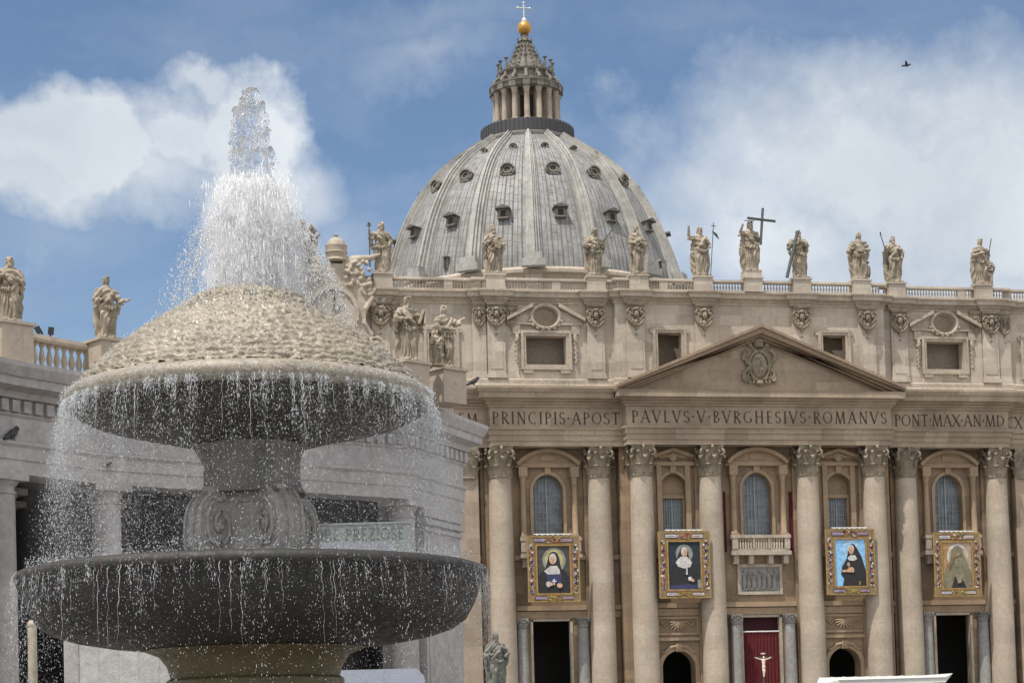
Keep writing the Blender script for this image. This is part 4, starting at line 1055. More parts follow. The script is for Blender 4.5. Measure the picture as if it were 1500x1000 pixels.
lc = MB(); lc.lathe([(.62, 101.6), (.62, 102.1), (.5, 102.2), (.5, 104), (.44, 106.5), (.52, 106.6), (.45, 106.7), (.62, 107.4), (.68, 107.65)], 0, 0, 14); lc.box(-.4, .4, .2, 1.6, 101.4, 107.64)
lc_me = lc.mesh('lantern_column', 'trim', 40)
for k in range(16):
    a = (k + .5) * PI / 8; subpart('lantern_column', lc_me, lo, (5.55 * math.sin(a), -5.55 * math.cos(a), 0), a)
cn = MB(); balz = 111.4
cn.lathe([(.3, balz), (.3, balz + .4), (.14, balz + .5), (.26, balz + 1.1), (.12, balz + 1.5), (.16, balz + 1.85), (.4, balz + 2.05), (.4, balz + 2.15), (.1, balz + 2.2), (.05, balz + 2.45)], 0, 0, 10)
cn_me = cn.mesh('candelabrum', 'dormer', 40)
for k in range(16):
    a = (k + .5) * PI / 8; subpart('candelabrum', cn_me, lo, (4.85 * math.sin(a), -4.85 * math.cos(a), 0), a)
sr = MB()
spf = [(3.9, 111.4), (3.5, 112.0), (3.0, 112.8), (2.5, 113.7), (2.05, 114.6), (1.65, 115.5), (1.3, 116.4), (1.05, 117.1), (1.0, 117.3), (1.35, 117.5), (1.2, 117.75), (.75, 117.9), (.65, 118.6), (.8, 118.75), (.4, 118.85)]
sr.lathe(spf, 0, 0, 48)
for k in range(16):
    a = (k + .5) * PI / 8; s0 = len(sr.v)
    sr.tube([(0, -r - .02, z) for r, z in spf[:8]], [.3, .27, .24, .21, .19, .17, .15, .13], 6)
    for r, z in spf[1:7]: sr.ball((0, -r - .22, z), (.22, .3, .26), 6, 5); sr.tube([(0, -r - .2, z), (0, -r - .5, z + .25), (0, -r - .45, z + .5)], [.12, .1, .04], 5)
    sr.xf(Matrix.Rotation(a, 4, 'Z'), s0)
    if k % 2 == 0:
        s0 = len(sr.v); sr.tube([(0, -.95, 117.4), (0, -1.3, 117.9), (0, -1.25, 118.2)], [.18, .2, .08], 6); sr.xf(Matrix.Rotation(a, 4, 'Z'), s0)
subpart('spire', sr.mesh('spire', 'dormer', 50), lo)
bl_ = MB(); bl_.ball((0, 0, 120.05), 1.27, 32, 20); bl_.lathe([(.35, 118.7), (.3, 118.95), (.3, 119.1)], 0, 0, 12)
bo = link('ball', bl_.mesh('ball', 'gold', 180), dome, (DX, DY, 0))
cr = MB(); cr.lathe([(.45, 121.2), (.5, 121.5), (.3, 121.8), (.14, 122.0)], 0, 0, 12)
cr.tube([(0, 0, 121.9), (0, 0, 124.6)], .13, 8); cr.tube([(-1.05, 0, 123.7), (1.05, 0, 123.7)], .13, 8)
for c in ((-1.1, 0, 123.7), (1.1, 0, 123.7), (0, 0, 124.65)): cr.ball(c, .24, 8, 6)
subpart('cross', cr.mesh('cross', 'crossmetal', 60), bo)
# ================================================================== STATUES
def remesh(mb, voxel, smooth=3):
    me = bpy.data.meshes.new('tmp'); me.from_pydata(mb.v, [], mb.f); me.update()
    o = bpy.data.objects.new('tmp', me); COL.objects.link(o)
    r = o.modifiers.new('r', 'REMESH'); r.mode = 'VOXEL'; r.voxel_size = voxel
    s = o.modifiers.new('s', 'SMOOTH'); s.factor = .5; s.iterations = smooth
    dg = bpy.context.evaluated_depsgraph_get()
    out = bpy.data.meshes.new_from_object(o.evaluated_get(dg))
    bpy.data.objects.remove(o); bpy.data.meshes.remove(me)
    return out
def rings(mb, rs, seg=24):
    """stacked ellipses (z, cx, cy, rx, ry)"""
    vs = []
    for z, cx, cy, rx, ry in rs:
        for i in range(seg):
            a = 2 * PI * i / seg; vs.append((cx + rx * math.cos(a), cy + ry * math.sin(a), z))
    n = len(rs)
    fs = [(j * seg + i, j * seg + (i + 1) % seg, (j + 1) * seg + (i + 1) % seg, (j + 1) * seg + i) for j in range(n - 1) for i in range(seg)]
    fs += [tuple(range(seg - 1, -1, -1)), tuple((n - 1) * seg + i for i in range(seg))]
    mb.add(vs, fs)
def figure(name, H, mat, seed=0, handR=(-.20, -.10, .58), elbR=(-.19, .0, .60), handL=(.12, -.14, .62), elbL=(.20, .01, .60), hip=.02, turn=0.0, headyaw=0.0, nod=0.0,
           beard=True, longhair=True, step=0.0, cloak='both', sash=True, plinth=True, wings=False, halo=False, bare=False, voxel=.0068):
    m = MB(); rnd = random.Random(seed)
    hx = hip
    rings(m, [(.0, hx * .2, 0, .125, .105), (.06, hx * .2, 0, .118, .10), (.2, hx * .6, 0, .105, .092), (.36, hx, -.005, .11, .088), (.48, hx, 0, .112, .085), (.57, hx * .6, .0, .092, .07),
              (.66, 0, .0, .104, .075), (.75, -hx * .3, .0, .118, .072), (.80, -hx * .3, .005, .112, .062), (.83, -hx * .3, .008, .07, .05), (.85, -hx * .3, .008, .042, .042), (.89, -hx * .3, .0, .036, .038)])
    # thighs / knees pushing through the robe
    kx = .055 * (1 if hip < 0 else -1)
    m.tube([(kx + hx * .5, -.02, .50), (kx * 1.25 + hx * .4 + step * .5, -.085 - abs(step) * .3, .29), (kx * 1.2 + step, -.05 - abs(step) * .2, .02)], [.065, .058, .05], 10)
    m.tube([(-kx * .9 + hx * .6, -.01, .50), (-kx * .9 + hx * .4, -.05, .27), (-kx * 1.0, -.03, .02)], [.06, .052, .048], 10)
    for fx in (kx * 1.3 + step, -kx * 1.1): m.ball((fx, -.115, .016), (.026, .058, .02), 8, 6)
    sx = -hx * .3
    for hand, elb, s in ((handR, elbR, -1), (handL, elbL, 1)):
        sh = (sx + s * .105, .005, .775)
        hv, ev = Vector(hand), Vector(elb)
        m.tube([sh, tuple(Vector(sh).lerp(ev, .5) + Vector((s * .006, 0, 0))), elb, tuple(ev.lerp(hv, .5)), tuple(ev.lerp(hv, .93))], [.05, .046, .039, .032, .024], 10)
        if not bare: m.tube([sh, tuple(Vector(sh).lerp(ev, .6)), elb, tuple(ev.lerp(hv, .45) - Vector((0, 0, .015)))], [.062, .062, .056, .05], 10)
        if not bare and elb[2] < .7: m.tube([elb, (elb[0] * .95, elb[1] + .015, elb[2] - .09), (elb[0] * .85, elb[1] + .02, elb[2] - .2)], [.045, .04, .02], 8)
        dv = (hv - ev).normalized()
        m.ball(tuple(hv), (.022, .022, .028), 8, 6)
        for k in range(4):
            sd = dv.cross(Vector((0, 1, 0))); sd = sd.normalized() if sd.length > .1 else Vector((1, 0, 0))
            p = hv + sd * (k - 1.5) * .011; m.tube([tuple(p), tuple(p + dv * (.036 + .004 * (k in (1, 2))) + Vector((0, -.008, -.004)))], [.0085, .0065], 6)
        m.tube([tuple(hv), tuple(hv + dv * .015 + Vector((-s * .022, -.01, .008)))], [.009, .007], 6)
    # head
    hy = headyaw; c = Vector((sx + .012 * math.sin(hy), -.012 * math.cos(hy) - nod * .03, .925 - nod * .012))
    rot = Matrix.Rotation(hy, 3, 'Z') @ Matrix.Rotation(nod * .4, 3, 'X')
    def hp_(x, y, z): return tuple(c + rot @ Vector((x, y, z)))
    m.ball(tuple(c), (.044, .052, .060), 14, 10, rot)
    m.ball(hp_(0, -.02, -.03), (.032, .034, .036), 10, 8, rot)
    m.tube([hp_(0, -.048, .018), hp_(0, -.062, -.008), hp_(0, -.05, -.012)], [.008, .011, .008], 6)
    for s in (-1, 1): m.ball(hp_(s * .018, -.045, .022), (.016, .01, .007), 8, 6); m.ball(hp_(s * .022, -.04, -.01), (.014, .012, .012), 8, 6); m.ball(hp_(s * .045, .004, 0), (.006, .012, .017), 6, 5)
    for k in range(26 if longhair else 16):
        a = rnd.uniform(0, 2 * PI); zz = rnd.uniform(-.05 if longhair else .0, .062)
        if -math.cos(a) < -.0 or zz > .03:
            rr = .047 * math.sqrt(max(.05, 1 - (zz / .075) ** 2)); m.ball(hp_(rr * math.sin(a), rr * 1.1 * (abs(math.cos(a)) if zz < .03 else math.cos(a)), zz), .018 + .006 * rnd.random(), 7, 5)
    if longhair:
        for s in (-1, 1): m.tube([hp_(s * .043, .01, .03), hp_(s * .05, .015, -.03), hp_(s * .05, .02, -.085)], [.016, .02, .012], 7)
    if beard:
        for k in range(9): m.ball(hp_(rnd.uniform(-.026, .026), -.038 + rnd.uniform(-.008, .01), -.05 - rnd.uniform(0, .045)), .016, 7, 5)
    # cloak: a heavy fall of cloth from the shoulders, and a roll of drapery across the body
    if cloak in ('both', 'left', 'right'):
        for s in ((-1, 1) if cloak == 'both' else ((-1,) if cloak == 'left' else (1,))):
            m.tube([(sx + s * .085, .03, .80), (s * .125, .055, .66), (s * .145, .06, .45), (s * .135, .06, .22), (s * .11, .05, .03)], [.045, .055, .06, .062, .055], 10)
        rings(m, [(.01, 0, .06, .12, .05), (.3, hx * .5, .065, .125, .045), (.6, 0, .05, .115, .045), (.8, sx, .03, .09, .04)], 18)
    if sash:
        d = 1 if hip >= 0 else -1
        m.tube([(d * .11, .05, .80), (d * .07, -.065, .72), (0, -.098, .63), (-d * .09, -.075, .52), (-d * .125, .02, .47)], [.03, .036, .042, .042, .035], 9)
        m.tube([(d * .12, -.04, .50), (d * .03, -.105, .46), (-d * .08, -.09, .49), (-d * .125, -.01, .52)], [.03, .036, .038, .03], 9)
        m.tube([(-d * .10, -.06, .50), (-d * .11, -.075, .35), (-d * .10, -.06, .16)], [.04, .036, .02], 8)
    if wings:
        for s in (-1, 1):
            m.tube([(s * .06, .07, .76), (s * .2, .12, .95), (s * .30, .14, .86), (s * .33, .13, .6), (s * .25, .11, .38)], [.03, .05, .06, .05, .015], 8)
    if plinth: m.box(-.17, .17, -.15, .14, -.035, .012)
    me = remesh(m, voxel, 1)
    n = len(me.vertices); P = np.empty(n * 3, 'f'); me.vertices.foreach_get('co', P); P = P.reshape(-1, 3)
    Nn = np.empty(n * 3, 'f'); me.vertices.foreach_get('normal', Nn); Nn = Nn.reshape(-1, 3)
    s1, s2, s3 = [rnd.uniform(0, 6) for _ in range(3)]
    th = np.arctan2(P[:, 0] - hx * .5, -P[:, 1])
    low = np.clip((.60 - P[:, 2]) / .1, 0, 1) * np.clip((P[:, 2] - .03) / .04, 0, 1)
    ph = 8 * th + 2.4 * np.sin(4.5 * P[:, 2] + s1) + 1.3 * np.sin(13 * P[:, 2] + 2 * th + s2)
    f1 = (1 - 1.7 * np.abs(np.sin(ph))) * .016 * low
    mid = np.clip((P[:, 2] - .42) / .08, 0, 1) * np.clip((.83 - P[:, 2]) / .05, 0, 1)
    dd = 1 if hip >= 0 else -1
    ph2 = 34 * (P[:, 2] - dd * .55 * P[:, 0]) + 2 * np.sin(14 * P[:, 0] + s3) + 1.2 * np.sin(9 * P[:, 1] + s1)
    f2 = (1 - 1.7 * np.abs(np.sin(ph2))) * .0095 * mid
    P2 = P + Nn * (f1 + f2)[:, None]
    cz, sz = math.cos(turn), math.sin(turn)
    Q = P2.copy(); Q[:, 0] = cz * P2[:, 0] - sz * P2[:, 1]; Q[:, 1] = sz * P2[:, 0] + cz * P2[:, 1]
    me.vertices.foreach_set('co', (Q * H).ravel()); me.name = name
    me.materials.clear(); me.materials.append(M[mat]); me.polygons.foreach_set('use_smooth', [True] * len(me.polygons)); me.update()
    return me
def put_statue(me, loc, label, group, cat='statue'):
    o = link('statue', me, None, loc); return tag(o, label, cat, group)
def prop(name, mb, par, mat, smooth=40): return subpart(name, mb.mesh(name, mat, smooth), par)
def staffm(p0, p1, r, seg=8):
    m = MB(); m.tube([p0, p1], r, seg); return m
def book(m, c, w, h, d, rot=0.0):
    s0 = len(m.v); m.box(-w / 2, w / 2, -d / 2, d / 2, -h / 2, h / 2); m.xf(Matrix.Translation(c) @ Matrix.Rotation(rot, 4, 'Y'), s0)

HS = 5.6
ROOF = 'statues along the church roofline'
def roof_pos(i, dz=0): return (STX[i], atticY(STX[i]) - .15, 46.12 + .2 + dz)
# 0 staff in raised hand
o = put_statue(figure('statue', HS * 1.03, 'statue', 1, handR=(-.235, -.08, .80), elbR=(-.20, -.02, .66), handL=(.15, -.10, .53), elbL=(.19, .01, .62), hip=-.03, cloak='right'), roof_pos(0),
               'bearded roof statue gripping a tall thin rod beside the clock carving at the left end', ROOF)
m = staffm((-1.37, -.5, 0), (-1.37, -.5, 5.3), .07); m.ball((-1.37, -.5, 5.45), .17, 8, 6); m.tube([(-1.65, -.5, 5.2), (-1.1, -.5, 5.2)], .07, 6); prop('rod', m, o, 'crosswood')
# 1 robed, arms folded with book
o = put_statue(figure('statue', HS, 'statue', 2, handR=(-.05, -.15, .66), elbR=(-.19, -.02, .60), handL=(.05, -.15, .60), elbL=(.2, -.02, .60), hip=.02, cloak='both', headyaw=.2), roof_pos(1),
               'upright robed roof statue folding both forearms over a book, before the dome', ROOF)
m = MB(); book(m, (.35, -.9, 3.2), .7, .9, .2, .2); prop('book', m, o, 'statue')
# 2 leaning with diagonal pole
o = put_statue(figure('statue', HS, 'statue', 3, handR=(-.10, -.17, .58), elbR=(-.22, -.03, .62), handL=(.16, -.14, .70), elbL=(.21, .0, .60), hip=-.04, turn=.25, nod=.6, headyaw=-.4, step=-.04, cloak='left'), roof_pos(2),
               'bowed roof statue with a long pole slanting up to the right before the dome', ROOF)
m = staffm((-.5, -1.1, 2.2), (2.75, -.7, 6.1), .075); m.ball((2.75, -.7, 6.1), .14, 8, 6); prop('pole', m, o, 'crosswood')
# 3 arms crossed looking right
o = put_statue(figure('statue', HS * 1.02, 'statue', 4, handR=(.04, -.15, .68), elbR=(-.17, -.05, .60), handL=(-.05, -.16, .64), elbL=(.17, -.06, .60), hip=.03, turn=.35, headyaw=.5, cloak='right'), roof_pos(3),
               'roof statue with crossed arms and head turned right, by the dome', ROOF)
# 4 raised right arm and thin cross
o = put_statue(figure('statue', HS * 1.03, 'statue', 5, handR=(-.25, -.06, .96), elbR=(-.24, -.01, .74), handL=(.17, -.10, .56), elbL=(.20, .0, .62), hip=.03, bare=True, cloak='both', sash=True), roof_pos(4),
               'bare armed roof statue raising one hand, holding a thin reed cross with pennant', ROOF)
m = staffm((.95, -.6, .1), (1.5, -.6, 6.1), .05); m.tube([(1.2, -.6, 5.75), (1.75, -.6, 5.7)], .05, 6); m.tube([(1.3, -.6, 5.1), (1.75, -.6, 4.7), (2.05, -.6, 4.2)], [.06, .16, .04], 6); prop('reed_cross', m, o, 'crosswood')
# 5 figure with the large cross
o = put_statue(figure('statue', HS * 1.05, 'statue', 6, handR=(-.17, -.06, .90), elbR=(-.22, -.0, .72), handL=(.12, -.14, .66), elbL=(.19, .0, .62), hip=-.02, cloak='both', bare=True), (.1, atticY(0) - .15, 46.95),
               'central roof statue with a dark halo plate, steadying a big dark cross on its shoulder', ROOF)
m = MB(); m.tube([(1.0, -.75, 3.0), (1.42, -.75, 7.3)], .16, 4); m.tube([(-.5, -.75, 6.1), (2.9, -.75, 5.8)], .16, 4); prop('cross', m, o, 'crosswood')
m = MB(); m.lathe([(.0, 0), (.62, .02), (.62, .1), (0, .12)], 0, 0, 20); m.xf(Matrix.Translation((0, .1, 5.95)) @ Matrix.Rotation(.3, 4, 'X')); prop('halo', m, o, 'crosswood')
m = MB(); m.box(-1.0, 1.0, -.85, .85, -.83, -.19); prop('plinth', m, o, 'attic')
# 6 diagonal beam
o = put_statue(figure('statue', HS * 1.02, 'statue', 7, handR=(-.12, -.15, .68), elbR=(-.24, -.04, .64), handL=(-.04, -.16, .74), elbL=(.15, -.08, .66), hip=.02, headyaw=.5, turn=.1, cloak='right'), roof_pos(6),
               'roof statue hugging a dark diagonal beam whose foot sticks out over the balustrade', ROOF)
m = staffm((-1.9, -.95, -.2), (-.35, -.85, 5.3), .2, 6); prop('beam', m, o, 'crosswood')
# 7 reading, bird at the feet
o = put_statue(figure('statue', HS, 'statue', 8, handR=(-.12, -.13, .64), elbR=(-.21, .0, .60), handL=(.07, -.16, .60), elbL=(.20, -.02, .62), hip=-.03, turn=-.15, headyaw=.35, nod=.3, beard=False, step=.03, cloak='left'), roof_pos(7),
               'beardless roof statue with an open book and a perched eagle by its right side', ROOF)
m = MB(); book(m, (-.15, -1.0, 3.35), .95, .6, .12, .1); prop('book', m, o, 'statue')
m = MB(); m.ball((.95, -.1, 1.0), (.3, .4, .75), 10, 8); m.ball((1.0, -.3, 1.95), (.17, .25, .2), 8, 6); m.tube([(1.0, -.5, 1.95), (1.0, -.65, 1.85)], [.08, .02], 6)
for s in (-1, 1): m.ball((.95 + s * .32, .05, .95), (.12, .35, .75), 8, 6)
m.tube([(.95, .1, .4), (1.15, .3, .05)], [.2, .12], 6); prop('eagle', m, o, 'statue', 60)
# 8 spear, wide cloak
o = put_statue(figure('statue', HS * .99, 'statue', 9, handR=(-.20, -.10, .74), elbR=(-.20, -.0, .60), handL=(.17, -.05, .54), elbL=(.22, .02, .64), hip=.035, cloak='both', longhair=True), roof_pos(8),
               'roof statue with a wide open cloak holding a spear that slants up to the left', ROOF)
m = staffm((-.75, -.6, 2.0), (-1.75, -.6, 5.6), .06); m.ball((-1.75, -.6, 5.65), (.1, .05, .25), 8, 6); prop('spear', m, o, 'crosswood')
# 9 with child
o = put_statue(figure('statue', HS * .99, 'statue', 10, handR=(-.02, -.15, .66), elbR=(-.18, -.02, .60), handL=(.14, -.12, .70), elbL=(.20, .0, .60), hip=-.04, turn=.2, headyaw=.2, cloak='left', beard=False), roof_pos(9),
               'roof statue near the right edge, a small child figure pressed against its side', ROOF)
m = staffm((.75, -.6, 3.0), (1.3, -.55, 5.4), .06); prop('rod', m, o, 'crosswood')
ch = figure('child', 3.3, 'statue', 12, hip=.03, cloak='left', beard=False, longhair=False, plinth=False, turn=-.2); subpart('child', ch, o, (1.0, -.15, 0))
# foot-of-the-stairs statue
pp = at(727, 960, Y=-14)
o = put_statue(figure('statue', 5.7, 'statue_dark', 21, handR=(-.14, -.14, .60), elbR=(-.22, .0, .58), handL=(.13, -.13, .56), elbL=(.22, .0, .60), hip=.03, cloak='both', turn=.15), (pp[0], -14, -.9),
               'dark mossy bearded statue of a robed man standing at the foot of the church front', None)
m = MB(); m.box(-1.2, 1.2, -1.2, 1.2, GROUND + .9, -1.15); m.box(-1.5, 1.5, -1.5, 1.5, GROUND + .9 - .9, GROUND + .9)
for i in range(len(m.v)): m.v[i] = (m.v[i][0], m.v[i][1], m.v[i][2] + .9)
prop('pedestal', m, o, 'granite', None)

# ---- carved clock crest at the left end of the roof
ck = thing('clock_crest', 'carved stone clock crest with scrolls, winged figure and beehive crown at the roofline', 'sculpture', (-48.6, -.3, 38.3))
m = MB()
sil = [(-4.6, 40.5), (4.7, 40.5), (4.9, 41.6), (4.0, 42.6), (3.4, 43.8), (3.5, 45.2), (4.2, 46.4), (4.6, 47.4), (4.4, 48.4), (3.8, 49.0), (3.3, 50.0), (2.0, 50.7), (-2.0, 50.7), (-3.3, 50.0), (-3.8, 49.0), (-4.4, 48.4), (-4.6, 47.4), (-4.2, 46.4), (-3.5, 45.2), (-3.4, 43.8), (-4.0, 42.6)]
m.prism(sil, -1.2, 1.2)
for s in (-1, 1):
    for cx, cz, r0, dr in ((4.6, 41.6, .95, 1), (3.9, 47.9, .85, -1)):
        sp_ = [(s * (cx + (r0 * (1 - t / 11)) * math.cos(t * dr)), -1.3, cz + (r0 * (1 - t / 11)) * math.sin(t * dr)) for t in np.linspace(0, 9, 26)]
        m.tube(sp_, .2, 6)
    m.tube([(s * 4.3, -1.2, 42.6), (s * 3.5, -1.3, 44), (s * 3.7, -1.3, 45.6), (s * 4.5, -1.2, 47)], [.3, .26, .26, .3], 8)
rnd = random.Random(9)
for s in (-1, 1):
    for k in range(60): m.ball((s * rnd.uniform(1.4, 4.3), -1.2 + rnd.uniform(-.3, .2), rnd.uniform(48.2, 51.0)), rnd.uniform(.14, .32), 7, 5)
    for k in range(22): m.ball((s * rnd.uniform(4.2, 5.9), -.6, rnd.uniform(45.6, 47.6) - .25 * rnd.random()), rnd.uniform(.18, .4), 7, 5)
m.tube([(1.2, -.6, 51.0), (2.8, -.7, 51.3), (4.4, -.7, 51.5), (5.6, -.7, 52.0)], [.55, .5, .38, .1], 8)
m.tube([(-1.2, -.6, 51.0), (-2.8, -.7, 51.3), (-4.4, -.7, 51.5), (-5.6, -.7, 52.0)], [.55, .5, .38, .1], 8)
fr = remesh(m, .09, 1); fr.materials.clear(); fr.materials.append(M['trim']); fr.polygons.foreach_set('use_smooth', [True] * len(fr.polygons))
link('frame', fr, ck, (-48.6, -.3, -3.7))
m = MB(); m.strip(arc(0, 45.3, 2.9, 2.9, 0, 360, 40), arc(0, 45.3, 2.4, 2.4, 0, 360, 40), -1.5, -1.19); link('dial_ring', m.mesh('dial_ring', 'trim', 40), ck, (-48.6, -.3, -3.7))
m = MB(); m.prism(arc(0, 45.3, 2.4, 2.4, 0, 360, 40)[:-1], -1.3, -1.19); m.cur = 1; m.tube([(0, -1.34, 45.3), (.2, -1.34, 47.1)], .08, 6); m.tube([(0, -1.34, 45.3), (1.2, -1.34, 45.9)], .1, 6)
link('dial', m.mesh('dial', ['attic', 'letter']), ck, (-48.6, -.3, -3.7))
m = MB(); tz = 51.0
m.lathe([(1.1, tz), (1.25, tz + .15), (1.1, tz + .35), (1.2, tz + .9), (1.3, tz + 1.0), (1.15, tz + 1.1), (1.2, tz + 1.6), (1.25, tz + 1.75), (1.05, tz + 1.85), (1.0, tz + 2.2), (.6, tz + 2.6), (.2, tz + 2.75), (.2, tz + 2.9), (.28, tz + 3.05), (0, tz + 3.2)], .6, -.6, 20)
link('crown', m.mesh('crown', 'trim', 40), ck, (-48.6, -.3, -3.7))
an = figure('winged_figure', 6.4, 'statue', 31, wings=True, beard=False, hip=.04, handR=(-.2, -.1, .5), handL=(.24, -.12, .72), elbL=(.2, -.04, .66), step=.05, plinth=False, turn=.4)
link('winged_figure', an, ck, (-51.7, -.9, 45.6))

# ================================================================== HANGINGS ON THE FRONT
def banner(x0, x1, z0, z1, y, kind, label):
    w, h = x1 - x0, z1 - z0
    t = thing('tapestry', label, 'tapestry', ((x0 + x1) / 2, y, z0), 'portrait tapestries hung on the church front')
    cx = (x0 + x1) / 2
    mats = ['p_gold', 'p_ochre', 'p_brown', 'p_pink', 'p_lilac', 'p_white', 'p_black', 'p_navy', 'p_yellow', 'p_red', 'p_orange']
    m = MB(); rnd = random.Random(kind * 7 + 1)
    bx, bz = w * .195, h * .135; top = h * .16
    # cloth frame: a border with a slightly wavy outer edge
    n = 14; outer = []
    def wav(k): return rnd.uniform(-.05, .05)
    o = [(-w / 2, 0), (-w / 2 + .05, h * .5), (-w / 2, h), (0, h), (w / 2, h), (w / 2 - .06, h * .55), (w / 2, 0), (0, 0), (-w / 2, 0)]
    i = [(-w / 2 + bx, bz), (-w / 2 + bx, h * .5), (-w / 2 + bx, h - top), (0, h - top), (w / 2 - bx, h - top), (w / 2 - bx, h * .55), (w / 2 - bx, bz), (0, bz), (-w / 2 + bx, bz)]
    m.cur = 1; m.strip(o, i, -.06, .08)
    def band(a, b, mt, lay):
        m.cur = mt
        def rect(q): 
            return [(-w / 2 + bx * q, bz * q), (-w / 2 + bx * q, h - top * q), (w / 2 - bx * q, h - top * q), (w / 2 - bx * q, bz * q), (-w / 2 + bx * q, bz * q)]
        m.strip(rect(a), rect(b), -.06 - .012 * lay, -.05)
    band(.02, .14, 0, 1); band(.74, .84, 2, 1); band(.84, .98, 0, 2)
    def blob(x, z, rx, rz, mt, lay=3):
        m.cur = mt; m.prism([(x + rx * math.cos(q), z + rz * math.sin(q)) for q in np.linspace(0, 2 * PI, 9)[:-1]], -.06 - .012 * lay, -.055)
    for s in (-1, 1):
        for k in range(26):
            z = bz * 1.0 + (h - bz - top) * (k + .5) / 26; x = s * (w / 2 - bx * .44)
            c = [4, 5, 2, 3, 4, 10][(k + (s > 0)) % 6]
            blob(x + rnd.uniform(-.12, .12), z, bx * rnd.uniform(.10, .25), h * rnd.uniform(.012, .03), c, 3); blob(x + rnd.uniform(-.1, .1), z + .03 * h, bx * .1, h * .014, [6, 5, 8, 7][k % 4], 4)
            blob(x + s * bx * rnd.uniform(-.22, .22), z - .02 * h, bx * .08, h * .012, rnd.choice([2, 6, 9]), 5)
    for zc, hh in ((bz * .45, bz * .5), (h - top * .45, top * .5)):
        for s in (-1, 1):
            m.cur = 6; x = s * w * .25; m.prism([(x - w * .12, zc - hh * .4), (x + w * .12, zc - hh * .4), (x + w * .12, zc + hh * .4), (x - w * .12, zc + hh * .4)], -.09, -.055)
            m.cur = 5 if kind % 2 else 4; m.prism([(x - w * .11, zc - hh * .28), (x + w * .11, zc - hh * .28), (x + w * .11, zc + hh * .28), (x - w * .11, zc + hh * .28)], -.10, -.055)
            m.cur = 3 if s > 0 else 4; m.prism([(x - w * .09, zc - hh * .1), (x + w * .09, zc - hh * .12), (x + w * .08, zc + hh * .12), (x - w * .09, zc + hh * .1)], -.11, -.055)
        for k in range(30):
            blob(rnd.uniform(-.15, .15) * w, zc + rnd.uniform(-.5, .5) * hh, w * rnd.uniform(.012, .03), hh * rnd.uniform(.06, .2), rnd.choice([2, 3, 5, 8, 9, 10, 6] if zc > h / 2 else [8, 0, 10, 2, 8]), 4 + k % 4)
    link('border', m.mesh('border', mats), t, (cx, y, z0))
    # portrait
    pm_ = ['p_dusk', 'p_halo', 'p_black', 'p_white', 'p_skin', 'p_navy', 'p_greenblack', 'p_greyhalo', 'p_sky', 'p_peach', 'p_orange', 'p_olive', 'p_olivelight', 'p_brown', 'p_gold']
    m = MB(); px0, pz0, pw, ph = -w / 2 + bx, bz, w - 2 * bx, h - bz - top; lay = [0]
    def S(pts, mt):
        lay[0] += 1; m.cur = pm_.index(mt); q = [(px0 + min(1, max(0, u)) * pw, pz0 + min(1, max(0, v)) * ph) for u, v in pts]
        m.prism(q, .05 - .010 * lay[0], .06)
    def E(u, v, ru, rv, mt, n=24): S([(u + ru * math.cos(q), v + rv * math.sin(q)) for q in np.linspace(0, 2 * PI, n + 1)[:-1]], mt)
    def facef(u, v, s, mt='p_skin'):
        E(u, v, .072 * s, .075 * s, mt)
        for q in (-1, 1): E(u + q * .028 * s, v + .012 * s, .014 * s, .006 * s, 'p_brown', 10)
        S([(u - .006 * s, v - .022 * s), (u + .012 * s, v - .022 * s), (u + .003 * s, v + .01 * s)], 'p_brown'); E(u, v - .042 * s, .02 * s, .006 * s, 'p_orange', 10)
    sq = [(0, 0), (1, 0), (1, 1), (0, 1)]
    if kind == 0:
        S(sq, 'p_dusk'); E(.52, .70, .36, .27, 'p_greyhalo'); E(.52, .71, .28, .215, 'p_halo')
        S([(.0, .0), (1, .0), (1, .30), (.88, .45), (.74, .52), (.68, .75), (.62, .85), (.5, .89), (.39, .85), (.33, .74), (.25, .52), (.08, .42), (.0, .30)], 'p_black')
        E(.48, .73, .115, .115, 'p_white'); S([(.20, .47), (.30, .40), (.5, .385), (.70, .41), (.68, .50), (.60, .58), (.40, .58)], 'p_white')
        S([(.27, .40), (.72, .40), (.74, .2), (.3, .16)], 'p_navy'); facef(.47, .70, 1.15)
        S([(.48, .17), (.52, .17), (.52, .3), (.48, .3)], 'p_white'); S([(.43, .24), (.57, .24), (.57, .265), (.43, .265)], 'p_white')
        E(.32, .19, .07, .06, 'p_white'); E(.67, .16, .085, .05, 'p_skin'); E(.40, .19, .06, .035, 'p_skin')
    elif kind == 1:
        S(sq, 'p_greenblack'); E(.50, .75, .27, .2, 'p_greyhalo')
        S([(.03, .0), (.97, .0), (.95, .3), (.84, .5), (.66, .62), (.62, .8), (.56, .9), (.48, .92), (.40, .88), (.33, .76), (.26, .64), (.1, .48), (.05, .3)], 'p_black')
        S([(.03, .0), (.97, .0), (.97, .09), (.6, .11), (.03, .08)], 'p_navy')
        E(.50, .80, .10, .10, 'p_white'); S([(.22, .57), (.30, .48), (.48, .44), (.68, .47), (.74, .57), (.66, .64), (.56, .70), (.42, .70), (.3, .64)], 'p_white'); facef(.52, .77, 1.0)
        S([(.545, .33), (.585, .33), (.585, .45), (.545, .45)], 'p_white'); S([(.5, .33), (.585, .30), (.585, .33)], 'p_white'); E(.66, .22, .06, .045, 'p_white'); E(.74, .185, .05, .03, 'p_skin')
        S([(.90, .02), (1, .02), (1, .2), (.90, .2)], 'p_greyhalo')
    elif kind == 2:
        S(sq, 'p_sky'); E(.54, .79, .25, .19, 'p_white'); E(.54, .79, .22, .165, 'p_sky')
        S([(.22, .0), (1.0, .0), (1, .32), (.88, .62), (.74, .80), (.64, .90), (.54, .91), (.45, .86), (.42, .70), (.36, .56), (.22, .42), (.18, .24), (.28, .16)], 'p_black')
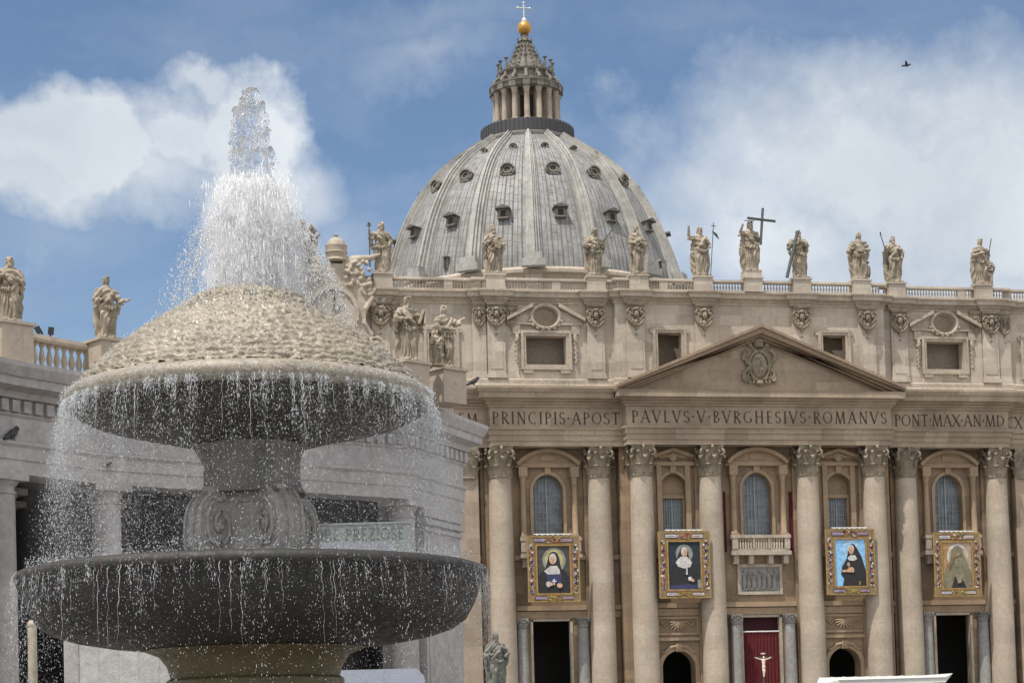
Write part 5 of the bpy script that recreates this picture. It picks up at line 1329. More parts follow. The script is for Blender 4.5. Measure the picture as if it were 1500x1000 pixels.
        E(.53, .80, .10, .095, 'p_white'); S([(.40, .60), (.46, .55), (.62, .54), (.72, .58), (.66, .66), (.5, .66)], 'p_white'); facef(.53, .765, 1.15)
        S([(.20, .34), (.5, .36), (.62, .33), (.58, .29), (.4, .3), (.22, .30)], 'p_skin'); E(.50, .36, .10, .045, 'p_skin'); E(.43, .46, .035, .045, 'p_white'); S([(.415, .36), (.445, .36), (.445, .5), (.415, .5)], 'p_gold'); S([(.76, .02), (.8, .02), (.8, .1), (.76, .1)], 'p_gold')
    else:
        S(sq, 'p_peach'); S([(0, 0), (.2, 0), (.24, 1), (0, 1)], 'p_orange'); E(.52, .70, .36, .27, 'p_white'); E(.54, .69, .32, .24, 'p_peach')
        S([(.02, .0), (1, .0), (1, .30), (.90, .46), (.74, .74), (.66, .88), (.54, .94), (.42, .92), (.32, .82), (.24, .6), (.06, .38), (.02, .25)], 'p_olive')
        S([(.28, .0), (.80, .0), (.70, .17), (.6, .1), (.40, .25)], 'p_black'); E(.54, .62, .13, .15, 'p_olivelight'); facef(.54, .60, 1.2, 'p_olivelight')
        S([(.2, .42), (.23, .41), (.38, .65), (.66, .72), (.66, .74), (.36, .69)], 'p_brown'); S([(.42, .3), (.66, .28), (.6, .12), (.5, .1)], 'p_olivelight')
    link('portrait', m.mesh('portrait', pm_), t, (cx, y, z0))
    m = MB(); m.tube([(-w * .36, 0, h + .14), (w * .36, 0, h + .14)], .06, 6)
    for k in range(7): m.box(-w * .3 + k * w * .1 - .09, -w * .3 + k * w * .1 + .09, -.12, .05, h + .02, h + .2)
    link('hanging_rail', m.mesh('hanging_rail', 'white'), t, (cx, y, z0))
banner(-27.65, -21.6, 8.75, 16.25, -3.0, 0, 'tapestry of a nun in white wimple with a yellow glow behind her head')
banner(-12.75, -6.65, 8.9, 16.5, -4.15, 1, 'darkest tapestry, a nun with a broad round white collar on near black')
banner(7.15, 13.2, 9.05, 16.65, -4.15, 2, 'tapestry of a black veiled nun against a bright sky blue ground')
banner(20.9, 26.8, 8.75, 16.3, -3.0, 3, 'tapestry of a figure under an olive brown veil on a peach and orange ground')

# red hangings
m = MB(); n = 40
pts = [(-2.45 + 4.9 * i / n, -1.25 + .07 * math.sin(i * 1.9)) for i in range(n + 1)]
m.add([(x, y, z) for z in (FL, 5.1) for x, y in pts] + [(x, y + .05, z) for z in (FL, 5.1) for x, y in pts],
      [(i, i + 1, n + 2 + i, n + 1 + i) for i in range(n)] + [(2 * n + 2 + i, 3 * n + 3 + i, 3 * n + 4 + i, 2 * n + 3 + i) for i in range(n)] + [(n + 1 + i, n + 2 + i, 3 * n + 4 + i, 3 * n + 3 + i) for i in range(n)])
cu = link('curtain', m.mesh('curtain', 'red', 60), None, (0, 0, 0)); tag(cu, 'deep red velvet curtain filling the middle doorway below the balcony', 'curtain')
m = MB(); m.tube([(-2.48, -1.28, 5.16), (2.48, -1.28, 5.16)], .085, 8); subpart('rod', m.mesh('rod', 'white'), cu)
m = MB(); m.box(-2.46, 2.46, -.9, -.82, 5.0, 7.05); subpart('valance', m.mesh('valance', 'darkred'), cu)
for s in (-1, 1):
    m = MB(); n = 12; xa, xb = 3.85, 4.55
    pts = [(s * (xa + (xb - xa) * i / n), -.08 + .05 * math.sin(i * 1.7)) for i in range(n + 1)]
    m.add([(x, y - 1.7, z) for z in (14.4, 21.3) for x, y in pts] + [(x, y - 1.62, z) for z in (14.4, 21.3) for x, y in pts],
          [(i, i + 1, n + 2 + i, n + 1 + i) for i in range(n)] + [(2 * n + 2 + i, 3 * n + 3 + i, 3 * n + 4 + i, 2 * n + 3 + i) for i in range(n)] + [(n + 1 + i, n + 2 + i, 3 * n + 4 + i, 3 * n + 3 + i) for i in range(n)])
    o = link('wall_hanging', m.mesh('wall_hanging', 'red', 60))
    tag(o, 'narrow red hanging on the wall %s of the central balcony window' % ('left' if s < 0 else 'right'), 'hanging', 'red hangings flanking the central window')

# crucifix before the red curtain
cp = at(1118.5, 985, Y=-11)
cx_ = thing('crucifix', 'pale carved crucifix figure on a dark cross standing before the red curtain', 'crucifix', (cp[0], -11, GROUND + 3.4))
def P3(x, y): q = at(x, y, Y=-11); return (q[0] - cp[0], 0, q[2])
m = MB()
tz = P3(1118.5, 967)[2]; k = .062
def cz_(dx, dy, dz): return (dx * k * 13.3, dy * k * 13.3, tz + dz * k * 13.3)
hd = cz_(.05, -.12, .42)
rings(m, [(cz_(0, 0, -.95)[2], 0, -.1, .15, .12), (cz_(0, 0, -.6)[2], 0, -.1, .17, .13), (cz_(0, 0, -.2)[2], .0, -.1, .2, .13), (cz_(0, 0, .1)[2], 0, -.1, .24, .13), (cz_(0, 0, .2)[2], 0, -.1, .14, .1)], 14)
for s in (-1, 1):
    m.tube([cz_(s * .2, -.1, .16), cz_(s * .58, -.1, .22), cz_(s * .98, -.08, .38)], [.075, .06, .05], 8); m.ball(cz_(s * 1.02, -.08, .4), .07, 8, 6)
    for f in range(4): m.tube([cz_(s * 1.03, -.09, .4), cz_(s * (1.09 + .01 * f), -.12, .45 - .035 * f)], [.022, .016], 5)
    m.tube([cz_(s * .09, -.1, -.9), cz_(s * .1, -.2, -1.4), cz_(s * .03, -.12, -2.0), cz_(s * .02, -.18, -2.15)], [.1, .085, .06, .045], 8)
m.tube([cz_(0, -.1, .2), hd], [.07, .06], 8); m.ball(hd, (.11, .12, .15), 10, 8)
m.ball(cz_(.02, -.14, -.85), (.2, .15, .17), 10, 8)
cm_ = remesh(m, .022, 2); cm_.materials.clear(); cm_.materials.append(M['ivory']); cm_.polygons.foreach_set('use_smooth', [True] * len(cm_.polygons))
link('figure', cm_, cx_, (cp[0], -11, 0))
m = MB(); m.box(-.07, .07, .02, .12, GROUND + 3.4, tz + .95); m.box(-1.1, 1.1, .022, .118, tz + .3, tz + .42); m.cur = 1; m.box(-.25, .25, -.02, .02, tz + .72, tz + .86)
link('cross', m.mesh('cross', ['crosswood', 'ivory']), cx_, (cp[0], -11, 0))
m = MB(); m.box(-.45, .45, -.35, .45, GROUND, GROUND + 3.4); link('stand', m.mesh('stand', 'darkred'), cx_, (cp[0], -11, 0))

# white canopy at the bottom right
a, b = at(1222, 990, Y=-60), at(1394, 985.5, Y=-60)
cn_ = thing('canopy', 'white canvas canopy with a pointed end, its flat top just showing low before the church', 'canopy', ((a[0] + b[0]) / 2, -60, GROUND))
m = MB(); zt = (a[2] + b[2]) / 2
m.add([(a[0], -61, zt - .35), (b[0] - 1.0, -61, zt - .3), (b[0] - 1.0, -56.5, zt), (a[0], -56.5, zt), (b[0] + .1, -60, zt + .02), (a[0] - 1.6, -60, zt - .75),
       (a[0], -61, zt - .85), (b[0] - 1.0, -61, zt - .72), (b[0] - 1.0, -56.5, zt - .5), (a[0], -56.5, zt - .5)],
      [(0, 1, 2, 3), (1, 4, 2), (0, 3, 5), (0, 6, 7, 1), (2, 8, 9, 3), (1, 7, 8, 2), (0, 3, 9, 6), (1, 7, 4), (0, 6, 5)])
for k in range(1, 9):
    x = a[0] + (b[0] - 1 - a[0]) * k / 9; m.tube([(x, -61.02, zt - .83), (x, -61.02, zt - .34), (x, -56.5, zt + .01)], .035, 6)
m.tube([(a[0], -61.02, zt - .36), (b[0] - 1, -61.02, zt - .31)], .05, 6); m.tube([(a[0], -61.02, zt - .85), (b[0] - 1, -61.02, zt - .72)], .04, 6)
link('roof', m.mesh('roof', 'canvas'), cn_)
pm2 = MB(); pm2.tube([(0, 0, GROUND), (0, 0, zt - .35)], .1, 10); pme = pm2.mesh('pole', 'white', 40)
for x, y in ((a[0] + .2, -60.8), (b[0] - 1.2, -60.8), (a[0] + .2, -56.8), (b[0] - 1.2, -56.8)): link('pole', pme, cn_, (x, y, 0))

# ================================================================== COLONNADE
CP = [(-92, -147), (-88, -141), (-81.2, -130.8), (-76.1, -124.9), (-71.9, -121.1), (-67.3, -118.9), (-62.4, -118.0), (-57.2, -115.6), (-53.3, -109.6), (-56.8, -101.5), (-60, -94)]
cl = thing('colonnade', 'grey curved travertine colonnade with plain round columns and balustrade behind the fountain', 'colonnade', (-68, -118, GROUND))
m = MB()
m.sweep([(-1.6, 5.95), (0, 5.95), (0, 6.55), (.07, 6.57), (.07, 7.1), (.2, 7.22), (.2, 7.34), (0, 7.4), (0, 8.4), (.12, 8.5), (.12, 8.55), (.05, 8.6), (.05, 9.15), (.3, 9.2), (.4, 9.45), (.95, 9.6), (.95, 9.95), (1.05, 10.0), (1.25, 10.4), (1.25, 10.6), (-1.6, 10.65)], CP)
link('entablature', m.mesh('entablature', 'colonnade'), cl)
def walk(path, step, start=0.0):
    out = []; acc = -start
    for (x0, y0), (x1, y1) in zip(path[:-1], path[1:]):
        L = math.hypot(x1 - x0, y1 - y0); d = Vector(((x1 - x0) / L, (y1 - y0) / L)); s = -acc if acc < 0 else (step - acc if acc > 0 else 0)
        t = start if not out and acc <= 0 else None
        pos = carry if out or 'carry' in locals() else start
        while pos < L:
            out.append((x0 + d.x * pos, y0 + d.y * pos, math.atan2(d.y, d.x))); pos += step
        carry = pos - L
    return out
m = MB()
for x, y, a in walk(CP[1:9], .62, .2):
    s0 = len(m.v); m.box(-.19, .19, -.26, .0, 8.62, 9.12); m.xf(Matrix.Translation((x, y, 0)) @ Matrix.Rotation(a, 4, 'Z'), s0)
link('dentils', m.mesh('dentils', 'colonnade'), cl)
def inset(path, d):
    out = []
    for i, p in enumerate(path):
        a = Vector(path[max(i - 1, 0)]); b = Vector(path[min(i + 1, len(path) - 1)]); t = (b - a).normalized(); out.append((p[0] - t.y * d, p[1] + t.x * d))
    return out
CB = CP[:9]
m = MB(); m.sweep([(-.5, 10.66), (.12, 10.66), (.12, 10.86), (-.5, 10.86)], inset(CB, .3)); m.sweep([(-.5, 12.0), (.16, 12.0), (.2, 12.12), (.16, 12.3), (-.5, 12.3)], inset(CB, .3))
bo_ = link('balustrade', m.mesh('balustrade', 'colonnade_top'), cl)
cst = []
for px_, d in ((15, 81.3), (158, 85.3), (598, 92.3), (652, 94.3)):
    q = at(px_, 520, dist=d); cst.append((q[0], q[1]))
ib = inset(CB, .49)
m = MB()
for x, y, a in walk(ib, .42, .2):
    if min(math.hypot(x - p[0], y - p[1]) for p in cst) > .95: balus(m, x, y, 10.86, 1.14, .155, 8)
subpart('balusters', m.mesh('balusters', 'colonnade_top', 60), bo_)
m = MB(); m.box(-.75, .75, -.7, .7, 10.66, 12.3); m.box(-.85, .85, -.8, .8, 12.3, 12.42); m.ball((0, -.7, 11.7), (.1, .05, .1), 8, 6)
pmesh = m.mesh('statue_pedestal', 'colonnade_top')
m = MB(); m.lathe([(.85, GROUND + .5), (.88, GROUND + .65), (.8, GROUND + .8), (.73, GROUND + .85), (.73, -3.5), (.66, 5.05), (.72, 5.1), (.72, 5.2), (.65, 5.22), (.65, 5.4), (.82, 5.6), (.82, 5.66)], 0, 0, 36); m.box(-.9, .9, -.9, .9, 5.66, 5.94); m.box(-1.0, 1.0, -1.0, 1.0, GROUND, GROUND + .5)
cme = m.mesh('column', 'colonnade', 40)
def onpath(px_, off):
    """point on the colonnade line seen at a pixel column, set back by off"""
    best = None; r_ = ray(px_, 900)
    for (x0, y0), (x1, y1) in zip(CB[:-1], CB[1:]):
        A = np.array([[r_[0], -(x1 - x0)], [r_[1], -(y1 - y0)]]); B = np.array([x0 - CAMP[0], y0 - CAMP[1]])
        t, s = np.linalg.solve(A, B)
        if -.02 <= s <= 1.02 and t > 0:
            d = Vector((x1 - x0, y1 - y0)).normalized(); return (CAMP[0] + t * r_[0] - d.y * off, CAMP[1] + t * r_[1] + d.x * off, math.atan2(d.y, d.x))
spots = [onpath(px_, .8) for px_ in (19, 169, 362, 613)]
d0 = Vector(CP[1]) - Vector(CP[2]); d0.normalize()
for k in (1, 2, 3): 
    q = Vector(CP[3]) + (Vector(CP[2]) - Vector(CP[3])).normalized() * (4.5 * k - 1.0); spots.append((q.x - .5, q.y + .6, .8))
for x, y, a in spots: link('column', cme, cl, (x, y, 0), a)
back = inset(CB, 5.2); back2 = inset(CB, 9.6)
for x, y, a in spots:
    dd = Vector((x - CAMP[0], y - CAMP[1])).normalized()
    for k in (4.6, 9.2): link('column', cme, cl, (x + dd.x * k, y + dd.y * k, 0), a)
# corner pier with its impost mouldings
pa, pb = onpath(627, 0), onpath(680, 0)
dv = Vector((pb[0] - pa[0], pb[1] - pa[1])).normalized(); ang = math.atan2(dv.y, dv.x); L = math.hypot(pb[0] - pa[0], pb[1] - pa[1])
m = MB(); m.box(0, L, .1, 2.6, GROUND, 5.94)
for z0, z1, o_ in ((4.55, 4.75, .12), (4.9, 5.15, .2), (5.3, 5.94, .1), (GROUND, GROUND + .9, .15)): m.box(-.1, L + o_, .1 - o_, 2.6, z0, z1)
m.box(L * .06, L * .94, .04, .1, GROUND + 1.2, 4.3)
link('pier', m.mesh('pier', 'colonnade'), cl, (pa[0], pa[1], 0), ang)
# vault over the passage; far row and near-black walls added for its shade
m = MB(); n = len(CB); bk = inset(CB, 12)
m.add([(x, y, 7.2) for x, y in inset(CB, 1.4)] + [(x, y, 7.2) for x, y in bk] + [(x, y, 10.7) for x, y in inset(CB, 1.4)] + [(x, y, 10.7) for x, y in bk],
      [(i, i + 1, n + i + 1, n + i) for i in range(n - 1)] + [(2 * n + i, 3 * n + i, 3 * n + i + 1, 2 * n + i + 1) for i in range(n - 1)])
link('vault', m.mesh('vault', 'colonnade'), cl)
m = MB(); m.sweep([(0, 4.2), (.3, 4.2), (.3, 10.7), (0, 10.7)], inset(CB, 12)); 
m.sweep([(0, GROUND), (.3, GROUND), (.3, 4.3), (0, 4.3)], inset(CB, 12)[2:])
i5 = inset(CB, 4.2); m.sweep([(0, GROUND), (.3, GROUND), (.3, 7.1), (0, 7.1)], [i5[5], i5[6], i5[7], (i5[8][0] - .6, i5[8][1] - .5)])  # dark wall close behind the columns, put in to read as shade
link('rear_shade_wall', m.mesh('rear_shade_wall', 'dark'), cl)

# statues on the colonnade
CG = 'statues on the colonnade parapet'
CH = 3.25
def cpos(i): return (cst[i][0], cst[i][1], 12.42 + .11)
for p in cst: link('statue_pedestal', pmesh, cl, (p[0], p[1], 0), .55)
o = put_statue(figure('statue', 2.88, 'statue', 41, handR=(-.08, -.14, .70), elbR=(-.2, -.02, .62), handL=(.06, -.14, .64), elbL=(.19, -.01, .6), hip=-.03, turn=.1, cloak='both', voxel=.008), cpos(0),
               'robed parapet statue cut by the left edge, arms gathered at the chest', CG)
o = put_statue(figure('statue', 2.88, 'statue', 42, handR=(-.10, -.13, .60), elbR=(-.19, 0, .6), handL=(.30, -.12, .62), elbL=(.19, -.04, .60), hip=.04, turn=.35, headyaw=.45, cloak='left', beard=False, voxel=.008), cpos(1),
               'parapet statue stretching one open hand out to the right over the sky', CG)
o = put_statue(figure('statue', CH * 1.0, 'statue', 43, handR=(-.05, -.16, .62), elbR=(-.22, -.02, .62), handL=(.16, -.16, .62), elbL=(.22, -.02, .58), hip=-.03, turn=.35, headyaw=.35, cloak='both', voxel=.008), cpos(2),
               'parapet statue holding an open slab like book, right of the fountain jet', CG)
m = MB(); book(m, (.62, -.45, 2.1), .1, .75, .5, .35); book(m, (.8, -.42, 2.1), .1, .75, .5, .1); prop('book', m, o, 'statue')
q = at(643, 500, dist=92.6)
ch = figure('statue', 1.75, 'statue', 44, hip=.03, cloak='left', beard=False, longhair=False, handL=(.15, -.12, .8), elbL=(.18, 0, .7), turn=.3)
put_statue(ch, (q[0] - .1, q[1] + .1, 12.37), 'small cherub statue standing between the two right hand parapet statues', CG)
o = put_statue(figure('statue', CH * .98, 'statue', 45, handR=(-.03, -.16, .60), elbR=(-.18, -.03, .60), handL=(.31, -.10, .80), elbL=(.2, -.06, .71), hip=.05, turn=.5, headyaw=.3, step=.09, cloak='left', beard=False, voxel=.008), cpos(3),
               'striding parapet statue pointing right with an outstretched arm', CG)
# floodlights on the parapet
def floodlight(p, label, ang):
    t = thing('floodlight', label, 'floodlight', p, 'small floodlights on the colonnade parapet')
    m = MB(); m.tube([(0, 0, 0), (0, 0, .25)], .04, 6); link('bracket', m.mesh('bracket', 'metal'), t, p)
    m = MB(); m.box(-.10, .10, -.10, .10, .2, .48); m.box(-.13, .13, -.14, -.10, .17, .51); m.xf(Matrix.Rotation(ang, 4, 'Y')); link('lamp', m.mesh('lamp', 'metal'), t, p)
for (x, d, lb, an_) in ((37, 82.2, 'small dark floodlight leaning beside the leftmost parapet statue', .5), (80, 83.2, 'small dark floodlight midway between the two left parapet statues', -.5), (92, 83.6, 'smallest floodlight, right of another one on the left parapet', .1), (182, 85.9, 'small dark floodlight at the right foot of the statue with the outstretched hand', .4)):
    q = onpath(x, .55); floodlight((q[0], q[1], 12.3), lb, an_)
# pigeons
def pigeon(p, rot, label, s=1.0):
    m = MB(); m.ball((0, 0, .2), (.11, .24, .12), 10, 8, Matrix.Rotation(-.5, 3, 'X')); m.ball((0, -.2, .36), (.07, .085, .075), 8, 6); m.tube([(0, -.27, .36), (0, -.33, .34)], [.025, .008], 5)
    m.tube([(0, .2, .1), (0, .42, -.02)], [.09, .05], 6); m.tube([(.04, 0, .1), (.04, -.02, -.02)], .015, 5); m.tube([(-.04, 0, .1), (-.04, -.02, -.02)], .015, 5)
    o = link('pigeon', m.mesh('pigeon', 'bird', 180), None, p, rot, (s, s, s)); tag(o, label, 'bird', 'pigeons perched on the stonework')
q = onpath(20, -.12); pigeon((q[0], q[1], 7.38), 2.6, 'dark pigeon perched on the ledge under the colonnade frieze at far left', 1.5)
q = onpath(160, -.06); pigeon((q[0], q[1], 7.22 - .6), 1.0, 'tiny pigeon on the architrave above the second colonnade column', .8)
q = at(655, 575, Y=-2.6); pigeon((q[0], -2.6, 33.02), 1.2, 'pigeon on the church cornice at its left visible end', 2.4)
q = at(694, 563, Y=-3.5); pigeon((q[0], -3.6, 33.02), 1.9, 'pigeon on the church cornice above the first letters of the inscription', 2.4)
# bird in the air
q = at(1328, 96, dist=120)
m = MB(); m.ball((0, 0, 0), (.13, .32, .13), 10, 8)
for s in (-1, 1): m.add([(s * .08, -.15, .05), (s * .08, .15, .05), (s * .5, .1, .28), (s * .55, -.02, .3), (s * .08, -.15, .08), (s * .08, .15, .08), (s * .5, .1, .3), (s * .55, -.02, .32)], [(0, 1, 2, 3), (7, 6, 5, 4), (0, 3, 7, 4), (1, 5, 6, 2), (2, 6, 7, 3)])
m.ball((0, -.34, .06), .09, 8, 6); m.tube([(0, .28, 0), (0, .5, 0)], [.08, .1], 6)
o = link('flying_bird', m.mesh('flying_bird', 'bird', 60), None, tuple(q), 1.1, (.62, .62, .62)); tag(o, 'lone dark bird flying high against the white cloud at upper right', 'bird')
# sign under the arcade
qa, qb = at(452, 770, dist=90.5), at(602, 774, dist=90.5)
sg = thing('hanging_sign', 'long pale green sign lettered ORE PREZIOSE hung between the colonnade columns', 'sign', tuple(qa))
L = math.hypot(qb[0] - qa[0], qb[1] - qa[1]); ang = math.atan2(qb[1] - qa[1], qb[0] - qa[0]); sg.rotation_euler = (0, 0, ang)
m = MB(); m.box(0, L, 0, .08, -1.5, 0); m.cur = 1; m.box(-.03, L + .03, -.04, .12, 0, .1); m.cur = 2; m.box(.3, L - .9, -.02, -.0, -1.36, -.86)
M['signgreen'] = plain('sign_green', (.19, .21, .20), .4, 0, .1); M['signblue'] = plain('sign_blue', (.20, .21, .25), .5, 0, .3, 3.0); M['signtext'] = plain('sign_text', (.10, .115, .11), .6)
subpart('board', m.mesh('board', ['signgreen', 'signgreen', 'signblue']), sg)
m = MB(); lettering(m, 'ORE PREZIOSE', .25, L - .35, -.72, .56, -.0, .03); subpart('lettering', m.mesh('lettering', 'signtext'), sg)

# ---- things low behind the fountain
q = at(555, 992, dist=62)
vt = at(555, 984, dist=62)[2]
van = thing('van', 'pale blue grey van whose roof just shows behind the right foot of the fountain', 'van', (q[0], q[1], GROUND), None, -.12)
hv = vt - GROUND
m = MB(); m.prism([(-1.5, .45), (1.5, .45), (1.55, hv * .55), (1.42, hv * .93), (1.2, hv), (-1.2, hv), (-1.42, hv * .93), (-1.55, hv * .55)], -2.8, 2.8); subpart('body', m.mesh('body', 'van', 40), van)
m = MB(); m.box(-1.2, -.05, -2.86, -2.8, hv * .5, hv * .85); m.box(.05, 1.2, -2.86, -2.8, hv * .5, hv * .85); subpart('rear_window', m.mesh('rear_window', 'metal'), van)
m = MB(); m.tube([(-.12, 0, 0), (.12, 0, 0)], .42, 20); wme = m.mesh('wheel', 'rubber', 40)
for x in (-1.4, 1.4):
    for y in (-1.8, 1.8): subpart('wheel', wme, van, (x, y, .42))
m = MB(); m.box(-1.5, 1.5, -2.95, -2.8, .4, .62); subpart('bumper', m.mesh('bumper', 'rubber'), van)
for x in (-1.4, 1.4):
    m = MB(); m.box(x - .1, x + .1, -2.88, -2.8, .9, 1.4); subpart('tail_light', m.mesh('tail_light', 'p_red'), van)
q0, q1 = at(93, 930, dist=58), at(262, 930, dist=58)
hb = thing('hoarding', 'tall plain grey boarding standing behind the left foot of the fountain', 'hoarding', (q0[0], q0[1], GROUND))
L = math.hypot(q1[0] - q0[0], q1[1] - q0[1]); hb.rotation_euler = (0, 0, math.atan2(q1[1] - q0[1], q1[0] - q0[0])); hh = q0[2] - GROUND
m = MB(); m.box(.45, L, .03, .1, .15, hh); 
for x in np.arange(.45 + .6, L, .62): m.box(x, x + .02, .02, .03, .15, hh)
subpart('board', m.mesh('board', 'panel'), hb)
m = MB(); m.box(0, .45, 0, .14, 0, hh + .05); subpart('post', m.mesh('post', 'colonnade'), hb)
q = at(47, 915, dist=72)
m = MB(); m.tube([(0, 0, 0), (0, 0, q[2] - GROUND)], [.2, .17], 12); m.ball((0, 0, q[2] - GROUND), .2, 10, 6); m.lathe([(.4, 0), (.4, .25), (.22, .5)], 0, 0, 12)
o = link('post', m.mesh('post', 'trim', 60), None, (q[0], q[1], GROUND)); tag(o, 'slim pinkish stone post beside the left colonnade column', 'post')

# ================================================================== FOUNTAIN
FX, FY, FS = -68.48, -174.8, .967
fo = thing('fountain', 'tall two tiered stone fountain with a scaly mushroom cap above a wide dark basin', 'fountain', (FX, FY, GROUND)); fo.scale = (FS, FS, 1)
def FL_(name, mb, mat, smooth=40): return link(name, mb.mesh(name, mat, smooth), fo, (FX, FY, 0))
# scaly cap
capp = [(.0, 2.0), (.35, 1.99), (.7, 1.94), (1.0, 1.82), (1.2, 1.66), (1.45, 1.5), (1.8, 1.3), (2.15, 1.08), (2.45, .85), (2.72, .62), (2.95, .40), (3.12, .2)]
def cap_at(s):
    k = s * (len(capp) - 1); i = min(int(k), len(capp) - 2); f = k - i
    return capp[i][0] + f * (capp[i + 1][0] - capp[i][0]), capp[i][1] + f * (capp[i + 1][1] - capp[i][1])
m = MB(); SG, RW = 520, 210
vs = []
for j in range(RW + 1):
    s = j / RW; r, z = cap_at(s); r2, z2 = cap_at(min(1, s + .02)); r1, z1 = cap_at(max(0, s - .02))
    nx, nz_ = -(z2 - z1), (r2 - r1); Ln = math.hypot(nx, nz_) or 1; nx /= Ln; nz_ /= Ln
    for i in range(SG):
        a = 2 * PI * i / SG
        row = s * 21; rj = math.floor(row); nt_ = max(10, int(12 + 62 * r / 3.1))
        u = a / (2 * PI) * nt_ + .5 * (rj % 2); fu = u - math.floor(u) - .5
        fr_ = row - rj - .30 * (1 - 4 * fu * fu) + .55 * mnoise.noise((r * math.cos(a) * 3, r * math.sin(a) * 3, z * 3))
        fr_ -= math.floor(fr_)
        d = .06 * (fr_ ** .8) * min(1, s * 4) * (1.0 - .35 * abs(fu) * 2)
        p = (r * math.cos(a), r * math.sin(a), z)
        d += .030 * mnoise.noise((p[0] * 5, p[1] * 5, p[2] * 5)) + .036 * mnoise.noise((p[0] * 14, p[1] * 14, p[2] * 14)) + .030 * mnoise.noise((p[0] * 34, p[1] * 34, p[2] * 34))
        rr = r + nx * d
        vs.append((rr * math.cos(a), rr * math.sin(a), z + nz_ * d))
m.add(vs, [(j * SG + i, (j + 1) * SG + i, (j + 1) * SG + (i + 1) % SG, j * SG + (i + 1) % SG) for j in range(RW) for i in range(SG)])
FL_('cap', m, 'cap', 180)
m = MB(); m.lathe([(3.08, -.12), (3.22, -.14), (3.30, -.05), (3.31, .06), (3.26, .16), (3.16, .22), (3.0, .25)], 0, 0, 160, cap=False); FL_('rim', m, 'cap', 180)
m = MB(); m.lathe([(.80, -.80), (.95, -.76), (1.25, -.69), (1.8, -.55), (2.4, -.42), (2.85, -.31), (3.1, -.2), (3.16, -.12), (3.1, -.10)], 0, 0, 128, cap=False); FL_('bowl', m, 'bowl', 60)
m = MB(); m.lathe([(1.04, -1.62), (.97, -1.54), (.93, -1.4), (.92, -1.1), (.96, -.95), (1.03, -.86), (1.08, -.76)], 0, 0, 8, a0=PI / 8, a1=PI / 8 + 2 * PI)
FL_('shaft', m, 'shaft', 30)
ped_ = MB(); ped_.box(-.66, .66, -.66, .66, -3.2, -1.5); ped_.box(-.74, .74, -.74, .74, -1.62, -1.505); ped_.box(-.8, .8, -.8, .8, -3.2, -2.62)
ped_.box(-.5, .5, -.70, .70, -1.78, -1.7); ped_.box(-.70, .70, -.5, .5, -1.78, -1.7)
def console():
    c = MB(); TH = .30
    pr = [(.72, -.95), (.78, -1.2), (.86, -1.42), (1.04, -1.56), (1.27, -1.66), (1.46, -1.84), (1.54, -2.12), (1.54, -2.48), (1.42, -2.7), (1.05, -2.8), (.5, -2.75), (.4, -2.0), (.4, -.95)]
    for _ in range(2):
        q = [pr[0]]
        for a_, b_ in zip(pr[:-1], pr[1:]): q += [(.75 * a_[0] + .25 * b_[0], .75 * a_[1] + .25 * b_[1]), (.25 * a_[0] + .75 * b_[0], .25 * a_[1] + .75 * b_[1])]
        pr = q + [pr[-1]]
    c.prism([(x, z) for x, z in reversed(pr)], -TH, TH)
    for yy in (-TH - .02, TH + .02):
        pts = [(.86, yy, -1.35), (.98, yy, -1.6)] + [(1.06 + (.40 - .034 * t) * math.cos(1.9 - t), yy, -2.2 + (.47 - .040 * t) * math.sin(1.9 - t)) for t in np.linspace(0, 10, 40)]
        c.tube(pts, [.04] * 2 + [.055] * 40, 6); c.ball((1.06, yy, -2.2), (.1, .06, .1), 8, 6)
    for yy, rr in ((-TH + .03, .045), (0, .085), (TH - .03, .045)): c.tube([(x + (.01 if rr < .06 else -.015), yy, z) for x, z in pr[5:42]], rr, 8)
    return c
c = console(); vme = c.mesh('volute', 'pedestal', 35)
p_o = FL_('pedestal', ped_, 'pedestal', 30)
for k in range(4): subpart('volute', vme, p_o, (0, 0, 0), PI / 4 + k * PI / 2).scale = (.81, .92, 1)
p_o.rotation_euler = (0, 0, -.28)
m = MB(); m.lathe([(.2, -3.35), (1.3, -3.3), (2.4, -3.25), (3.6, -3.2), (3.88, -3.12), (3.95, -2.98), (4.08, -2.94), (4.2, -2.98), (4.24, -3.08), (4.18, -3.18), (4.12, -3.22), (4.08, -3.4), (3.98, -3.62), (3.84, -3.86), (3.6, -4.02), (3.2, -4.14), (2.6, -4.24), (2.0, -4.3), (1.6, -4.33)], 0, 0, 160, cap=False)
FL_('basin', m, 'basin', 60)
m = MB(); m.lathe([(3.9, -3.07), (0.1, -3.07)], 0, 0, 64, cap=False); tag(link('water', m.mesh('water', 'clear', 180), None, (FX, FY, 0)), kind='stuff')
m = MB(); m.lathe([(1.0, GROUND + 1), (1.25, -6.2), (1.42, -5.5), (1.5, -5.2), (1.48, -5.05), (1.6, -4.98), (1.6, -4.85), (1.52, -4.8), (1.58, -4.6), (1.72, -4.42), (2.0, -4.31)], 0, 0, 96, cap=False); FL_('stem', m, 'stem', 40)
m = MB(); m.lathe([(1.9, GROUND), (1.9, GROUND + .8), (1.5, GROUND + 1.1), (1.0, GROUND + 1.15)], 0, 0, 8); m.lathe([(8.2, GROUND), (8.2, GROUND + .75), (8.35, GROUND + .85), (8.0, GROUND + .95), (7.7, GROUND + .85), (7.7, GROUND + .3)], 0, 0, 8, cap=False); FL_('ground_basin', m, 'pedestal', 30)

